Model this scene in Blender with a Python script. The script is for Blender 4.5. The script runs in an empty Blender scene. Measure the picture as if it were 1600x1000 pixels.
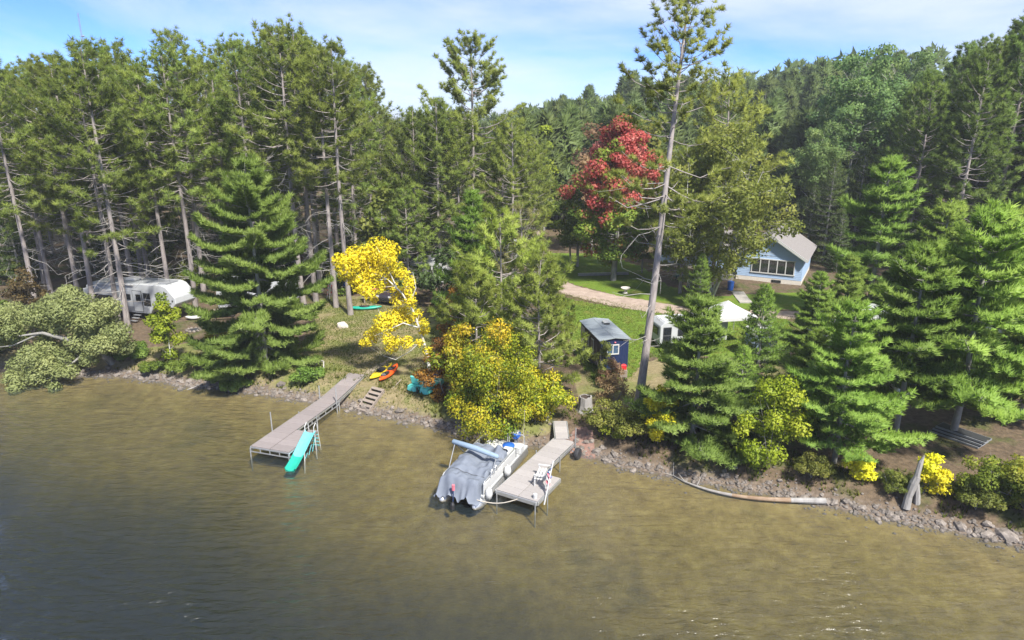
import bpy, bmesh, math, random
import numpy as np
from mathutils import Vector, Matrix
PI = math.pi
SC = bpy.context.scene
COL = SC.collection
random.seed(7)
NRM = {}; KEEP = []

# ------------------------------------------------------------------ camera, sky, sun, exposure
F, PITCH, CH = 1065.0, math.radians(16.7), 18.0
cam = bpy.data.cameras.new('camera'); cam.sensor_width = 36; cam.lens = 36 * F / 1600; cam.clip_end = 6000; cam.clip_start = .5
camo = bpy.data.objects.new('camera', cam); COL.objects.link(camo)
camo.location = (0, 0, CH); camo.rotation_euler = (PI / 2 - PITCH, 0, 0); SC.camera = camo

SUN_DIR = Vector((.36, -.66, .90)).normalized()
sun_el = math.asin(SUN_DIR.z); sun_az = math.atan2(SUN_DIR.x, SUN_DIR.y)
world = bpy.data.worlds.new('World'); SC.world = world; world.use_nodes = True
wn = world.node_tree; wn.nodes.clear()
def wnode(t, **k):
    n = wn.nodes.new(t)
    for a, b in k.items(): setattr(n, a, b)
    return n
def wl(a, b): wn.links.new(a, b)
sky = wnode('ShaderNodeTexSky', sky_type='NISHITA', sun_disc=False, sun_elevation=sun_el, sun_rotation=sun_az, altitude=2200, air_density=.85, dust_density=.0, ozone_density=3.0)
tc = wnode('ShaderNodeTexCoord'); sep = wnode('ShaderNodeSeparateXYZ'); wl(tc.outputs['Generated'], sep.inputs[0])
zadd = wnode('ShaderNodeMath', operation='ADD'); zadd.inputs[1].default_value = .16
zmax = wnode('ShaderNodeMath', operation='MAXIMUM'); zmax.inputs[1].default_value = 0.0
wl(sep.outputs['Z'], zmax.inputs[0]); wl(zmax.outputs[0], zadd.inputs[0])
dx = wnode('ShaderNodeMath', operation='DIVIDE'); dy = wnode('ShaderNodeMath', operation='DIVIDE')
wl(sep.outputs['X'], dx.inputs[0]); wl(zadd.outputs[0], dx.inputs[1]); wl(sep.outputs['Y'], dy.inputs[0]); wl(zadd.outputs[0], dy.inputs[1])
cmb = wnode('ShaderNodeCombineXYZ'); wl(dx.outputs[0], cmb.inputs['X']); wl(dy.outputs[0], cmb.inputs['Y'])
mp = wnode('ShaderNodeMapping'); mp.inputs['Location'].default_value = (2.35, 1.1, 0); mp.inputs['Scale'].default_value = (.42, .30, 1); mp.inputs['Rotation'].default_value = (0, 0, .5)
wl(cmb.outputs[0], mp.inputs[0])
n1 = wnode('ShaderNodeTexNoise'); n1.inputs['Scale'].default_value = 1.0; n1.inputs['Detail'].default_value = 9; n1.inputs['Roughness'].default_value = .56; n1.inputs['Distortion'].default_value = .5
wl(mp.outputs[0], n1.inputs['Vector'])
cr = wnode('ShaderNodeValToRGB'); cr.color_ramp.elements[0].position = .37; cr.color_ramp.elements[1].position = .62
cr.color_ramp.elements[1].color = (.85, .85, .85, 1)
wl(n1.outputs['Fac'], cr.inputs[0])
skyt = wnode('ShaderNodeMix', data_type='RGBA', blend_type='MULTIPLY'); skyt.inputs['Factor'].default_value = 1
skyt.inputs['B'].default_value = (.29, .42, .68, 1); wl(sky.outputs[0], skyt.inputs['A'])
mixc = wnode('ShaderNodeMix', data_type='RGBA'); wl(cr.outputs[0], mixc.inputs['Factor']); wl(skyt.outputs['Result'], mixc.inputs['A'])
mixc.inputs['B'].default_value = (3.1, 3.32, 3.6, 1)
bg = wnode('ShaderNodeBackground'); bg.inputs['Strength'].default_value = .088; wl(mixc.outputs['Result'], bg.inputs['Color'])
wo = wnode('ShaderNodeOutputWorld'); wl(bg.outputs[0], wo.inputs[0])

sl = bpy.data.lights.new('sun', 'SUN'); sl.energy = 2.5; sl.angle = math.radians(4); sl.color = (1, .955, .87)
so = bpy.data.objects.new('sun', sl); COL.objects.link(so); so.rotation_euler = (-SUN_DIR).to_track_quat('-Z', 'Y').to_euler(); so.location = (40, -30, 60)
vs = SC.view_settings; vs.view_transform = 'Standard'; vs.look = 'None'; vs.gamma = 1; vs.exposure = 1.84; vs.use_curve_mapping = False
SC.render.engine = 'CYCLES'
cy = SC.cycles; cy.max_bounces = 7; cy.diffuse_bounces = 5; cy.glossy_bounces = 2; cy.transmission_bounces = 3; cy.transparent_max_bounces = 8; cy.volume_bounces = 0
cy.caustics_reflective = False; cy.caustics_refractive = False; cy.use_denoising = True; cy.denoiser = 'OPENIMAGEDENOISE'; cy.denoising_input_passes = 'RGB_ALBEDO_NORMAL'; cy.denoising_prefilter = 'ACCURATE'

# ------------------------------------------------------------------ picture <-> place
def ray(px, py):
    u = (px - 800) / F; v = (500 - py) / F
    return u, math.cos(PITCH) + v * math.sin(PITCH), -math.sin(PITCH) + v * math.cos(PITCH)
def at(px, py, z):                       # where the line of sight meets the level z
    r = ray(px, py); t = (z - CH) / r[2]; return (r[0] * t, r[1] * t)
def atY(px, py, Y):                      # the point of that line of sight at the distance Y
    r = ray(px, py); t = Y / r[1]; return np.array((r[0] * t, Y, CH + r[2] * t))
# ------------------------------------------------------------------ terrain
SHORE = np.array([(-400, 95), (-150, 60), (-70, 49.5), (-37.8, 47.16), (-32.7, 46.5), (-28.3, 46.1), (-23.9, 44.65), (-20.3, 43.7), (-17.26, 42.6), (-13.4, 41.3), (-10.8, 40.7),
    (-9.16, 39.9), (-7.16, 38.8), (-4.64, 37.55), (-2.25, 36.26), (0, 35.3), (2.4, 35.13), (3.6, 34.6), (5.24, 33.5), (6.84, 32.6), (8.35, 31.75), (9.86, 31.16), (11.67, 30.66), (13.37, 30),
    (15.2, 29.05), (16.66, 28.3), (17.83, 27.6), (19, 27.1), (20.2, 26.6), (21.4, 25.95), (22.3, 25.5), (32, 20.5), (60, 8), (150, -30), (400, -120)], float)
def vnoise(x, y, s, seed=0):             # smooth value noise
    x = np.asarray(x, float) / s + 137.1 * seed; y = np.asarray(y, float) / s - 71.3 * seed
    ix = np.floor(x).astype(np.int64); iy = np.floor(y).astype(np.int64); fx = x - ix; fy = y - iy
    fx = fx * fx * (3 - 2 * fx); fy = fy * fy * (3 - 2 * fy)
    def hsh(a, b):
        h = (a * 374761393 + b * 668265263 + seed * 974711) & 0x7fffffff; h = ((h ^ (h >> 13)) * 1274126177) & 0x7fffffff
        return ((h ^ (h >> 16)) & 0xffff) / 65535.0
    return (hsh(ix, iy) * (1 - fx) + hsh(ix + 1, iy) * fx) * (1 - fy) + (hsh(ix, iy + 1) * (1 - fx) + hsh(ix + 1, iy + 1) * fx) * fy
def sstep(a, b, x):
    t = np.clip((np.asarray(x, float) - a) / (b - a), 0, 1); return t * t * (3 - 2 * t)
_t = np.concatenate([[0], np.cumsum(np.hypot(*np.diff(SHORE, axis=0).T))])
_s = np.unique(np.concatenate([np.arange(0, _t[-1], 6.0), np.arange(np.interp(-80, SHORE[:, 0], _t), np.interp(60, SHORE[:, 0], _t), .5)]))
SX = np.interp(_s, _t, SHORE[:, 0]); SY = np.interp(_s, _t, SHORE[:, 1])
SY = SY + (vnoise(SX, SX * 0, 2.2, 3) - .5) * .7 + (vnoise(SX, SX * 0, .8, 4) - .5) * .3
def sdist(x, y):
    x = np.atleast_1d(np.asarray(x, float)).ravel(); y = np.atleast_1d(np.asarray(y, float)).ravel()
    out = np.empty(len(x))
    for i in range(0, len(x), 20000):
        a = x[i:i + 20000, None] - SX[None]; b = y[i:i + 20000, None] - SY[None]
        out[i:i + 20000] = np.sqrt((a * a + b * b).min(1))
    return np.where(y > np.interp(x, SX, SY), out, -out)
def gz(x, y):
    sh = np.shape(x); xx = np.atleast_1d(np.asarray(x, float)).ravel(); yy = np.atleast_1d(np.asarray(y, float)).ravel()
    d = sdist(xx, yy)
    land = .03 + .75 * sstep(0, 1.7, d) + .032 * np.clip(d, 0, 38)
    land += (vnoise(xx, yy, 3.5, 1) - .5) * .14 * sstep(.5, 4, d) + (vnoise(xx, yy, .9, 2) - .5) * .05 * sstep(.2, 2, d)
    land += 11 * sstep(88, 190, yy) * sstep(-22, 45, xx) + 9 * sstep(80, 170, yy) * sstep(40, 110, xx) + 5 * sstep(250, 900, yy)
    bed = -np.interp(-d + (vnoise(xx, yy, 6, 7) - .5) * 1.4 * sstep(5, 9, -d), [0, 1, 4, 7.8, 9.5, 11.5, 14, 20, 40, 100], [0, .13, .45, .85, 1.15, 2.2, 3.8, 5.2, 8, 10]) + (vnoise(xx, yy, 2.6, 5) - .5) * .18 * sstep(0, 3, -d)
    z = np.where(d > 0, land, bed)
    return z.reshape(sh) if sh else float(z[0])
def on(px, py):                          # where the line of sight meets the ground
    z = 1.5
    for _ in range(12):
        x, y = at(px, py, z); z = gz(x, y)
    return np.array((x, y, z))
def colx(px, Y):                         # ground point seen at the column px, at the distance Y
    z = gz((px - 800) / F * (Y + 2), Y)
    for _ in range(3):
        zc = Y * math.cos(PITCH) - (z - CH) * math.sin(PITCH); x = (px - 800) / F * zc; z = gz(x, Y)
    return np.array((x, Y, z))
def top_z(py, Y):
    return CH + Y * math.tan(math.atan((500 - py) / F) - PITCH)

# ------------------------------------------------------------------ materials
def mat(name, color, rough=.6, metal=0., var=.12, scale=6., bump=0., bscale=30., color2=None, spec=.5, stretch=None, detail=5, coat=0):
    m = bpy.data.materials.new(name); m.use_nodes = True; nt = m.node_tree; b = nt.nodes['Principled BSDF']
    b.inputs['Roughness'].default_value = rough; b.inputs['Metallic'].default_value = metal; b.inputs['Specular IOR Level'].default_value = spec
    b.inputs['Coat Weight'].default_value = coat
    t = nt.nodes.new('ShaderNodeTexCoord'); v = t.outputs['Object']
    if stretch:
        mm = nt.nodes.new('ShaderNodeMapping'); mm.inputs['Scale'].default_value = stretch; nt.links.new(v, mm.inputs[0]); v = mm.outputs[0]
    n = nt.nodes.new('ShaderNodeTexNoise'); n.inputs['Scale'].default_value = scale; n.inputs['Detail'].default_value = detail; n.inputs['Roughness'].default_value = .65; nt.links.new(v, n.inputs['Vector'])
    r = nt.nodes.new('ShaderNodeValToRGB'); c = color; c2 = color2 or tuple(min(1, k * (1 + var)) for k in c)
    c1 = c if color2 else tuple(k * (1 - var) for k in c)
    r.color_ramp.elements[0].position = .32; r.color_ramp.elements[1].position = .68
    r.color_ramp.elements[0].color = (*c1, 1); r.color_ramp.elements[1].color = (*c2, 1)
    nt.links.new(n.outputs['Fac'], r.inputs[0])
    oi = nt.nodes.new('ShaderNodeObjectInfo'); hv = nt.nodes.new('ShaderNodeHueSaturation'); mr = nt.nodes.new('ShaderNodeMapRange')
    mr.inputs['To Min'].default_value = 1 - var * .6; mr.inputs['To Max'].default_value = 1 + var * .6
    nt.links.new(oi.outputs['Random'], mr.inputs[0]); nt.links.new(mr.outputs[0], hv.inputs['Value']); nt.links.new(r.outputs[0], hv.inputs['Color'])
    nt.links.new(hv.outputs[0], b.inputs['Base Color'])
    if bump:
        n2 = nt.nodes.new('ShaderNodeTexNoise'); n2.inputs['Scale'].default_value = bscale; n2.inputs['Detail'].default_value = 4; nt.links.new(v, n2.inputs['Vector'])
        bp = nt.nodes.new('ShaderNodeBump'); bp.inputs['Strength'].default_value = bump; bp.inputs['Distance'].default_value = .03
        nt.links.new(n2.outputs['Fac'], bp.inputs['Height']); nt.links.new(bp.outputs[0], b.inputs['Normal'])
    return m
def leaf(name, stops, trans=.48, rough=.55, vary=.16, hue=.012):
    """foliage: the leaf's own colour comes from its 'tint' value through a ramp"""
    m = bpy.data.materials.new(name); m.use_nodes = True; nt = m.node_tree; b = nt.nodes['Principled BSDF']; out = nt.nodes['Material Output']
    b.inputs['Roughness'].default_value = rough; b.inputs['Specular IOR Level'].default_value = .3
    a = nt.nodes.new('ShaderNodeAttribute'); a.attribute_name = 'tint'
    r = nt.nodes.new('ShaderNodeValToRGB'); e = r.color_ramp.elements
    e[0].position = stops[0][0]; e[0].color = (*stops[0][1], 1); e[1].position = stops[-1][0]; e[1].color = (*stops[-1][1], 1)
    for p, c in stops[1:-1]:
        q = e.new(p); q.color = (*c, 1)
    nt.links.new(a.outputs['Fac'], r.inputs[0])
    oi = nt.nodes.new('ShaderNodeObjectInfo'); hv = nt.nodes.new('ShaderNodeHueSaturation')
    m1 = nt.nodes.new('ShaderNodeMapRange'); m1.inputs['To Min'].default_value = 1 - vary; m1.inputs['To Max'].default_value = 1 + vary
    m2 = nt.nodes.new('ShaderNodeMapRange'); m2.inputs['To Min'].default_value = .5 - hue; m2.inputs['To Max'].default_value = .5 + hue
    mu = nt.nodes.new('ShaderNodeMath'); mu.operation = 'MULTIPLY'; mu.inputs[1].default_value = 7.31; fr = nt.nodes.new('ShaderNodeMath'); fr.operation = 'FRACT'
    nt.links.new(oi.outputs['Random'], m1.inputs[0]); nt.links.new(oi.outputs['Random'], mu.inputs[0]); nt.links.new(mu.outputs[0], fr.inputs[0]); nt.links.new(fr.outputs[0], m2.inputs[0])
    nt.links.new(m1.outputs[0], hv.inputs['Value']); nt.links.new(m2.outputs[0], hv.inputs['Hue']); nt.links.new(r.outputs[0], hv.inputs['Color'])
    nt.links.new(hv.outputs[0], b.inputs['Base Color'])
    tr = nt.nodes.new('ShaderNodeBsdfTranslucent'); nt.links.new(hv.outputs[0], tr.inputs['Color'])
    mx = nt.nodes.new('ShaderNodeMixShader'); mx.inputs[0].default_value = trans
    nt.links.new(b.outputs[0], mx.inputs[1]); nt.links.new(tr.outputs[0], mx.inputs[2]); nt.links.new(mx.outputs[0], out.inputs['Surface'])
    return m
L_red = leaf('red_pine_needles', [(0, (.15, .205, .044)), (.5, (.24, .305, .060)), (1, (.34, .40, .09))])
L_yred = leaf('yellow_green_pine_needles', [(0, (.23, .28, .05)), (.5, (.36, .42, .080)), (1, (.48, .52, .13))])  # the lighter yellow-green needles of some red pines
L_dark = leaf('dark_pine_needles', [(0, (.060, .092, .028)), (.5, (.095, .14, .040)), (1, (.15, .195, .055))])
L_wp = leaf('white_pine_needles', [(0, (.16, .235, .05)), (.5, (.25, .35, .07)), (1, (.35, .45, .105))])
L_wpr = leaf('fresh_pine_needles', [(0, (.16, .255, .042)), (.5, (.25, .375, .064)), (1, (.36, .48, .095))], vary=.24, hue=.016)
L_dead = leaf('dry_pine_needles', [(0, (.21, .21, .08)), (.5, (.31, .31, .11)), (1, (.40, .40, .16))])
L_green = leaf('green_leaves', [(0, (.08, .13, .02)), (.5, (.15, .215, .03)), (1, (.25, .31, .05))])
L_lime = leaf('lime_leaves', [(0, (.19, .28, .02)), (.5, (.32, .42, .03)), (1, (.47, .53, .05))])
L_olive = leaf('olive_leaves', [(0, (.12, .155, .028)), (.5, (.20, .235, .042)), (1, (.32, .33, .07))])
L_willow = leaf('willow_leaves', [(0, (.26, .30, .105)), (.5, (.38, .42, .165)), (1, (.50, .52, .21))])
L_aspen = leaf('aspen_leaves', [(0, (.095, .165, .05)), (.5, (.155, .25, .075)), (1, (.25, .34, .10))])
L_yel = leaf('yellow_leaves', [(0, (.42, .46, .02)), (.4, (.70, .62, .02)), (1, (.86, .80, .05))], trans=.38)
L_gold = leaf('golden_leaves', [(0, (.12, .21, .02)), (.36, (.30, .36, .025)), (.62, (.55, .50, .03)), (1, (.72, .48, .03))], trans=.38)
L_rust = leaf('rust_leaves', [(0, (.17, .09, .02)), (.5, (.36, .20, .03)), (1, (.52, .33, .04))])
L_pink = leaf('pinkish_brown_leaves', [(0, (.16, .09, .045)), (.5, (.27, .17, .09)), (1, (.40, .30, .15))])
L_maple = leaf('maple_leaves', [(0, (.15, .23, .035)), (.40, (.28, .34, .045)), (.48, (.24, .17, .045)), (.58, (.40, .09, .085)), (.8, (.48, .075, .095)), (1, (.58, .20, .18))])
L_far = leaf('far_pine_needles', [(0, (.09, .135, .045)), (.5, (.145, .20, .062)), (1, (.21, .27, .09))])
L_grass = leaf('grass_blades', [(0, (.08, .11, .02)), (.5, (.15, .20, .03)), (1, (.28, .27, .07))])
B_red = mat('red_pine_bark', (.19, .165, .155), .9, var=.35, scale=5, stretch=(1, 1, .25), bump=.8, bscale=9, color2=(.34, .30, .285))
B_grey = mat('grey_bark', (.19, .18, .165), .9, var=.3, scale=6, stretch=(1, 1, .3), bump=.7, bscale=10, color2=(.34, .33, .31))
B_birch = mat('pale_bark', (.42, .41, .37), .8, var=.2, scale=3, color2=(.62, .60, .55), bump=.3)
B_dead = mat('dead_wood', (.26, .24, .22), .9, var=.3, color2=(.42, .40, .37))
M_rock = mat('stone', (.12, .10, .085), .85, var=.5, scale=3, bump=.6, bscale=12, color2=(.27, .235, .205))
M_deck = mat('composite_deck', (.215, .185, .18), .75, var=.2, scale=3, bump=.25, bscale=40, color2=(.27, .235, .228), stretch=(1, 8, 1))
M_deck2 = mat('weathered_deck', (.30, .275, .265), .75, var=.16, scale=3, bump=.25, bscale=40, color2=(.37, .345, .33), stretch=(1, 8, 1))
M_alu = mat('aluminium', (.62, .63, .64), .38, .75, var=.08)
M_galv = mat('galvanised_steel', (.42, .43, .44), .5, .6, var=.12)
M_white = mat('white_plastic', (.54, .54, .53), .4, var=.04)
M_rv = mat('white_siding', (.45, .465, .475), .4, var=.05, scale=2)
M_grey = mat('grey_panel', (.25, .26, .28), .5, var=.08)
M_dgrey = mat('dark_trim', (.045, .047, .05), .5, var=.15)
M_rubber = mat('rubber', (.025, .026, .03), .75, var=.2)
M_glass = mat('window_glass', (.018, .022, .026), .06, 0, var=.2, spec=.8)
M_cover = mat('grey_cover_cloth', (.15, .172, .215), .85, var=.12, scale=3, bump=.3, bscale=60, color2=(.185, .207, .25))
M_boot = mat('pale_blue_canvas', (.23, .31, .40), .7, var=.08)
M_blue = mat('blue_vinyl', (.02, .12, .50), .45, var=.1)
M_navy = mat('navy_siding', (.012, .026, .085), .5, var=.15, bump=.15)
M_brown = mat('dark_brown_siding', (.055, .042, .045), .7, var=.2)
M_roof = mat('grey_metal_roof', (.33, .37, .40), .45, .25, var=.06, scale=2)
M_shing = mat('grey_shingles', (.20, .185, .18), .9, var=.2, scale=12, bump=.4, bscale=30)
M_lblue = mat('pale_blue_siding', (.38, .52, .74), .6, var=.06)
M_found = mat('pale_foundation', (.62, .58, .52), .8, var=.1)
M_conc = mat('concrete', (.36, .34, .31), .85, var=.14, scale=4, bump=.2)
M_wood = mat('weathered_timber', (.24, .19, .16), .85, var=.25, scale=4, stretch=(6, 1, 6), bump=.4, color2=(.34, .29, .25))
M_palewood = mat('bleached_wood', (.20, .19, .18), .85, var=.2, scale=3, stretch=(1, 1, .15), bump=.8, bscale=14, color2=(.36, .345, .33))
M_yel = mat('yellow_hull', (.80, .60, .02), .35, var=.06)
M_red = mat('orange_red_hull', (.80, .10, .012), .35, var=.06)
M_teal = mat('turquoise_plastic', (.09, .56, .50), .4, var=.08, color2=(.16, .66, .60))
M_teal2 = mat('teal_plastic', (.015, .33, .24), .35, var=.1)
M_slide = mat('pale_turquoise_plastic', (.13, .42, .44), .4, var=.08)
M_redp = mat('red_plastic', (.62, .02, .03), .4, var=.08)
M_mat = mat('red_brown_matting', (.19, .105, .085), .95, var=.3, scale=6, bump=.6, color2=(.30, .19, .15))
M_gravel = mat('gravel', (.24, .185, .15), .95, var=.25, scale=1.2, bump=.7, bscale=22, color2=(.38, .30, .25), detail=9)
M_rope = mat('rope', (.50, .45, .38), .9)
M_green = mat('dark_green_paint', (.02, .12, .09), .5)
M_black = mat('black_plastic', (.02, .02, .022), .5)
M_pink = mat('faded_red_cloth', (.60, .16, .20), .8)
M_spruce = L_dark

# ------------------------------------------------------------------ object helpers
def tag(o, label=None, cat=None, group=None, kind=None):
    if label: o['label'] = label
    if cat: o['category'] = cat
    if group: o['group'] = group
    if kind: o['kind'] = kind
    return o
def link(name, me, m=None, parent=None):
    o = bpy.data.objects.new(name, me); COL.objects.link(o)
    if m and me and not me.materials: me.materials.append(m)
    if parent: o.parent = parent
    return o
def thing(name, loc, label, cat, rz=0, group=None, sc=1.0):
    o = bpy.data.objects.new(name, None); COL.objects.link(o); o.empty_display_size = .3
    o.location = tuple(float(k) for k in loc); o.rotation_euler = (0, 0, rz)
    o.scale = (sc,) * 3 if np.isscalar(sc) else sc
    return tag(o, label, cat, group)
def npmesh(name, V, Fc, tint=None, smooth=False):
    """V (n,3); Fc a list of (m,k) integer arrays"""
    me = bpy.data.meshes.new(name); V0_ = V; V = np.asarray(V, np.float32)
    if not isinstance(Fc, list): Fc = [Fc]
    Fc = [np.asarray(f, np.int32) for f in Fc if len(f)]
    li = np.concatenate([f.ravel() for f in Fc]); tot = np.concatenate([np.full(len(f), f.shape[1], np.int32) for f in Fc])
    st = np.concatenate([[0], np.cumsum(tot)[:-1]]).astype(np.int32)
    me.vertices.add(len(V)); me.vertices.foreach_set('co', V.ravel()); me.loops.add(len(li)); me.loops.foreach_set('vertex_index', li)
    me.polygons.add(len(tot)); me.polygons.foreach_set('loop_start', st); me.polygons.foreach_set('loop_total', tot)
    if smooth: me.polygons.foreach_set('use_smooth', np.ones(len(tot), bool))
    if tint is not None:
        a = me.attributes.new('tint', 'FLOAT', 'POINT'); a.data.foreach_set('value', np.asarray(tint, np.float32))
    me.update(calc_edges=True)
    if id(V0_) in NRM:
        a = me.attributes.new('custom_normal', 'FLOAT_VECTOR', 'POINT'); a.data.foreach_set('vector', NRM[id(V0_)].astype(np.float32).ravel())
    return me
class MB:
    """collects plain shapes into one mesh"""
    def __init__(s): s.v = []; s.f = []
    def add(s, v, f):
        n = len(s.v); s.v += [tuple(float(c) for c in p) for p in v]; s.f += [tuple(i + n for i in q) for q in f]; return s
    def box(s, c, d, rz=0, rx=0, ry=0):
        R = Matrix.Rotation(rz, 3, 'Z') @ Matrix.Rotation(ry, 3, 'Y') @ Matrix.Rotation(rx, 3, 'X'); c = Vector(c)
        v = [c + R @ Vector((x * d[0] / 2, y * d[1] / 2, z * d[2] / 2)) for x in (-1, 1) for y in (-1, 1) for z in (-1, 1)]
        return s.add(v, [(0, 1, 3, 2), (4, 6, 7, 5), (0, 4, 5, 1), (2, 3, 7, 6), (0, 2, 6, 4), (1, 5, 7, 3)])
    def bar(s, p, q, w, h):
        p = Vector(p); q = Vector(q); d = (q - p).normalized(); up = Vector((0, 0, 1)) if abs(d.z) < .95 else Vector((0, 1, 0))
        a = d.cross(up).normalized() * w / 2; b = a.cross(d).normalized() * h / 2
        v = [p - a - b, p + a - b, p + a + b, p - a + b, q - a - b, q + a - b, q + a + b, q - a + b]
        return s.add(v, [(0, 1, 2, 3), (7, 6, 5, 4), (0, 4, 5, 1), (1, 5, 6, 2), (2, 6, 7, 3), (3, 7, 4, 0)])
    def tube(s, pts, r, n=8, cap=True):
        pts = [Vector(p) for p in pts]; R = r if hasattr(r, '__len__') else [r] * len(pts); V = []; fr = None
        for i, p in enumerate(pts):
            d = (pts[min(i + 1, len(pts) - 1)] - pts[max(i - 1, 0)]).normalized()
            if fr is None: fr = d.cross(Vector((0, 0, 1)) if abs(d.z) < .9 else Vector((1, 0, 0))).normalized()
            a = (fr - d * fr.dot(d)).normalized(); fr = a; b = d.cross(a)
            V += [p + (a * math.cos(t) + b * math.sin(t)) * R[i] for t in [2 * PI * k / n for k in range(n)]]
        f = [(i * n + k, i * n + (k + 1) % n, (i + 1) * n + (k + 1) % n, (i + 1) * n + k) for i in range(len(pts) - 1) for k in range(n)]
        if cap: f += [tuple(range(n - 1, -1, -1)), tuple((len(pts) - 1) * n + k for k in range(n))]
        return s.add(V, f)
    def lathe(s, prof, c=(0, 0, 0), n=16):
        V = [(c[0] + r * math.cos(2 * PI * k / n), c[1] + r * math.sin(2 * PI * k / n), c[2] + z) for r, z in prof for k in range(n)]
        f = [(i * n + k, i * n + (k + 1) % n, (i + 1) * n + (k + 1) % n, (i + 1) * n + k) for i in range(len(prof) - 1) for k in range(n)]
        f += [tuple(range(n - 1, -1, -1)), tuple((len(prof) - 1) * n + k for k in range(n))]
        return s.add(V, f)
    def prism(s, poly, y0, y1):            # outline in x,z pushed along y
        n = len(poly); v = [(x, y0, z) for x, z in poly] + [(x, y1, z) for x, z in poly]
        return s.add(v, [tuple(range(n)), tuple(range(2 * n - 1, n - 1, -1))] + [(i, i + n, (i + 1) % n + n, (i + 1) % n) for i in range(n)])
    def build(s, name, m, parent=None, smooth=False, bevel=0):
        me = bpy.data.meshes.new(name); me.from_pydata(s.v, [], s.f)
        bm = bmesh.new(); bm.from_mesh(me); bmesh.ops.recalc_face_normals(bm, faces=bm.faces)
        if bevel: bmesh.ops.bevel(bm, geom=list(bm.edges), offset=bevel, segments=1, affect='EDGES', clamp_overlap=True)
        bm.to_mesh(me); bm.free()
        if smooth: me.polygons.foreach_set('use_smooth', [True] * len(me.polygons))
        return link(name, me, m, parent)
def dup(o, parent, loc=None, rot=None, scale=None):
    c = o.copy(); COL.objects.link(c); c.parent = parent
    if loc is not None: c.location = loc
    if rot is not None: c.rotation_euler = rot
    if scale is not None: c.scale = scale
    return c

# ------------------------------------------------------------------ ground, lake, driveway
def inpoly(x, y, P):
    P = np.asarray(P); inside = np.zeros(len(x), bool); j = len(P) - 1
    for i in range(len(P)):
        xi, yi = P[i]; xj, yj = P[j]
        c = ((yi > y) != (yj > y)) & (x < (xj - xi) * (y - yi) / (yj - yi + 1e-12) + xi); inside ^= c; j = i
    return inside
def gpoly(pts): return [tuple(on(*p)[:2]) for p in pts]
def axis(a, b, st, far, g=1.25):
    m = np.arange(a, b + st, st); r = [m[-1]]; s = st
    while r[-1] < far[1]: s *= g; r.append(r[-1] + s)
    l = [m[0]]; s = st
    while l[-1] > far[0]: s *= g; l.append(l[-1] - s)
    return np.concatenate([l[:0:-1], m, r[1:]])
gx = axis(-46, 44, .4, (-2600, 2600)); gy = axis(14, 82, .4, (-900, 4200), 1.18)
GX, GY = np.meshgrid(gx, gy); nx, ny = len(gx), len(gy); xf, yf = GX.ravel(), GY.ravel(); zf = gz(xf, yf); df = sdist(xf, yf)
idx = np.arange(nx * ny).reshape(ny, nx); quads = np.stack([idx[:-1, :-1], idx[:-1, 1:], idx[1:, 1:], idx[1:, :-1]], -1).reshape(-1, 4)
gme = npmesh('ground', np.stack([xf, yf, zf], 1), quads, smooth=True)
lawn = inpoly(xf, yf, gpoly([(868, 462), (905, 470), (960, 480), (1060, 494), (1230, 498), (1250, 540), (1150, 560), (1010, 552), (985, 590), (930, 600), (905, 560), (880, 500)]))
lawn |= inpoly(xf, yf, gpoly([(835, 395), (940, 395), (1010, 420), (1040, 445), (1120, 470), (1180, 480), (1060, 478), (960, 462), (900, 445), (850, 425)]))
lawn |= inpoly(xf, yf, gpoly([(1120, 462), (1300, 455), (1340, 487), (1130, 483)]))
dry = inpoly(xf, yf, gpoly([(500, 462), (640, 462), (700, 520), (740, 640), (690, 655), (590, 645), (470, 612), (480, 540)]))
dry |= inpoly(xf, yf, gpoly([(900, 575), (1050, 560), (1110, 600), (1060, 650), (960, 640), (900, 620)]))
dry |= inpoly(xf, yf, gpoly([(225, 545), (330, 530), (480, 540), (520, 600), (400, 600), (280, 585)]))
dry |= inpoly(xf, yf, gpoly([(1180, 540), (1240, 560), (1260, 600), (1200, 600)]))
mossy = (df > .5) & (df < 3.0) & (xf < 2)
C = np.zeros((len(xf), 4), np.float32); C[:, 0] = lawn; C[:, 1] = dry | (mossy & ~lawn); C[:, 2] = np.clip(1 - np.abs(df) / 1.2, 0, 1); C[:, 3] = 1
ca = gme.attributes.new('cover', 'FLOAT_COLOR', 'POINT'); ca.data.foreach_set('color', C.ravel())
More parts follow.
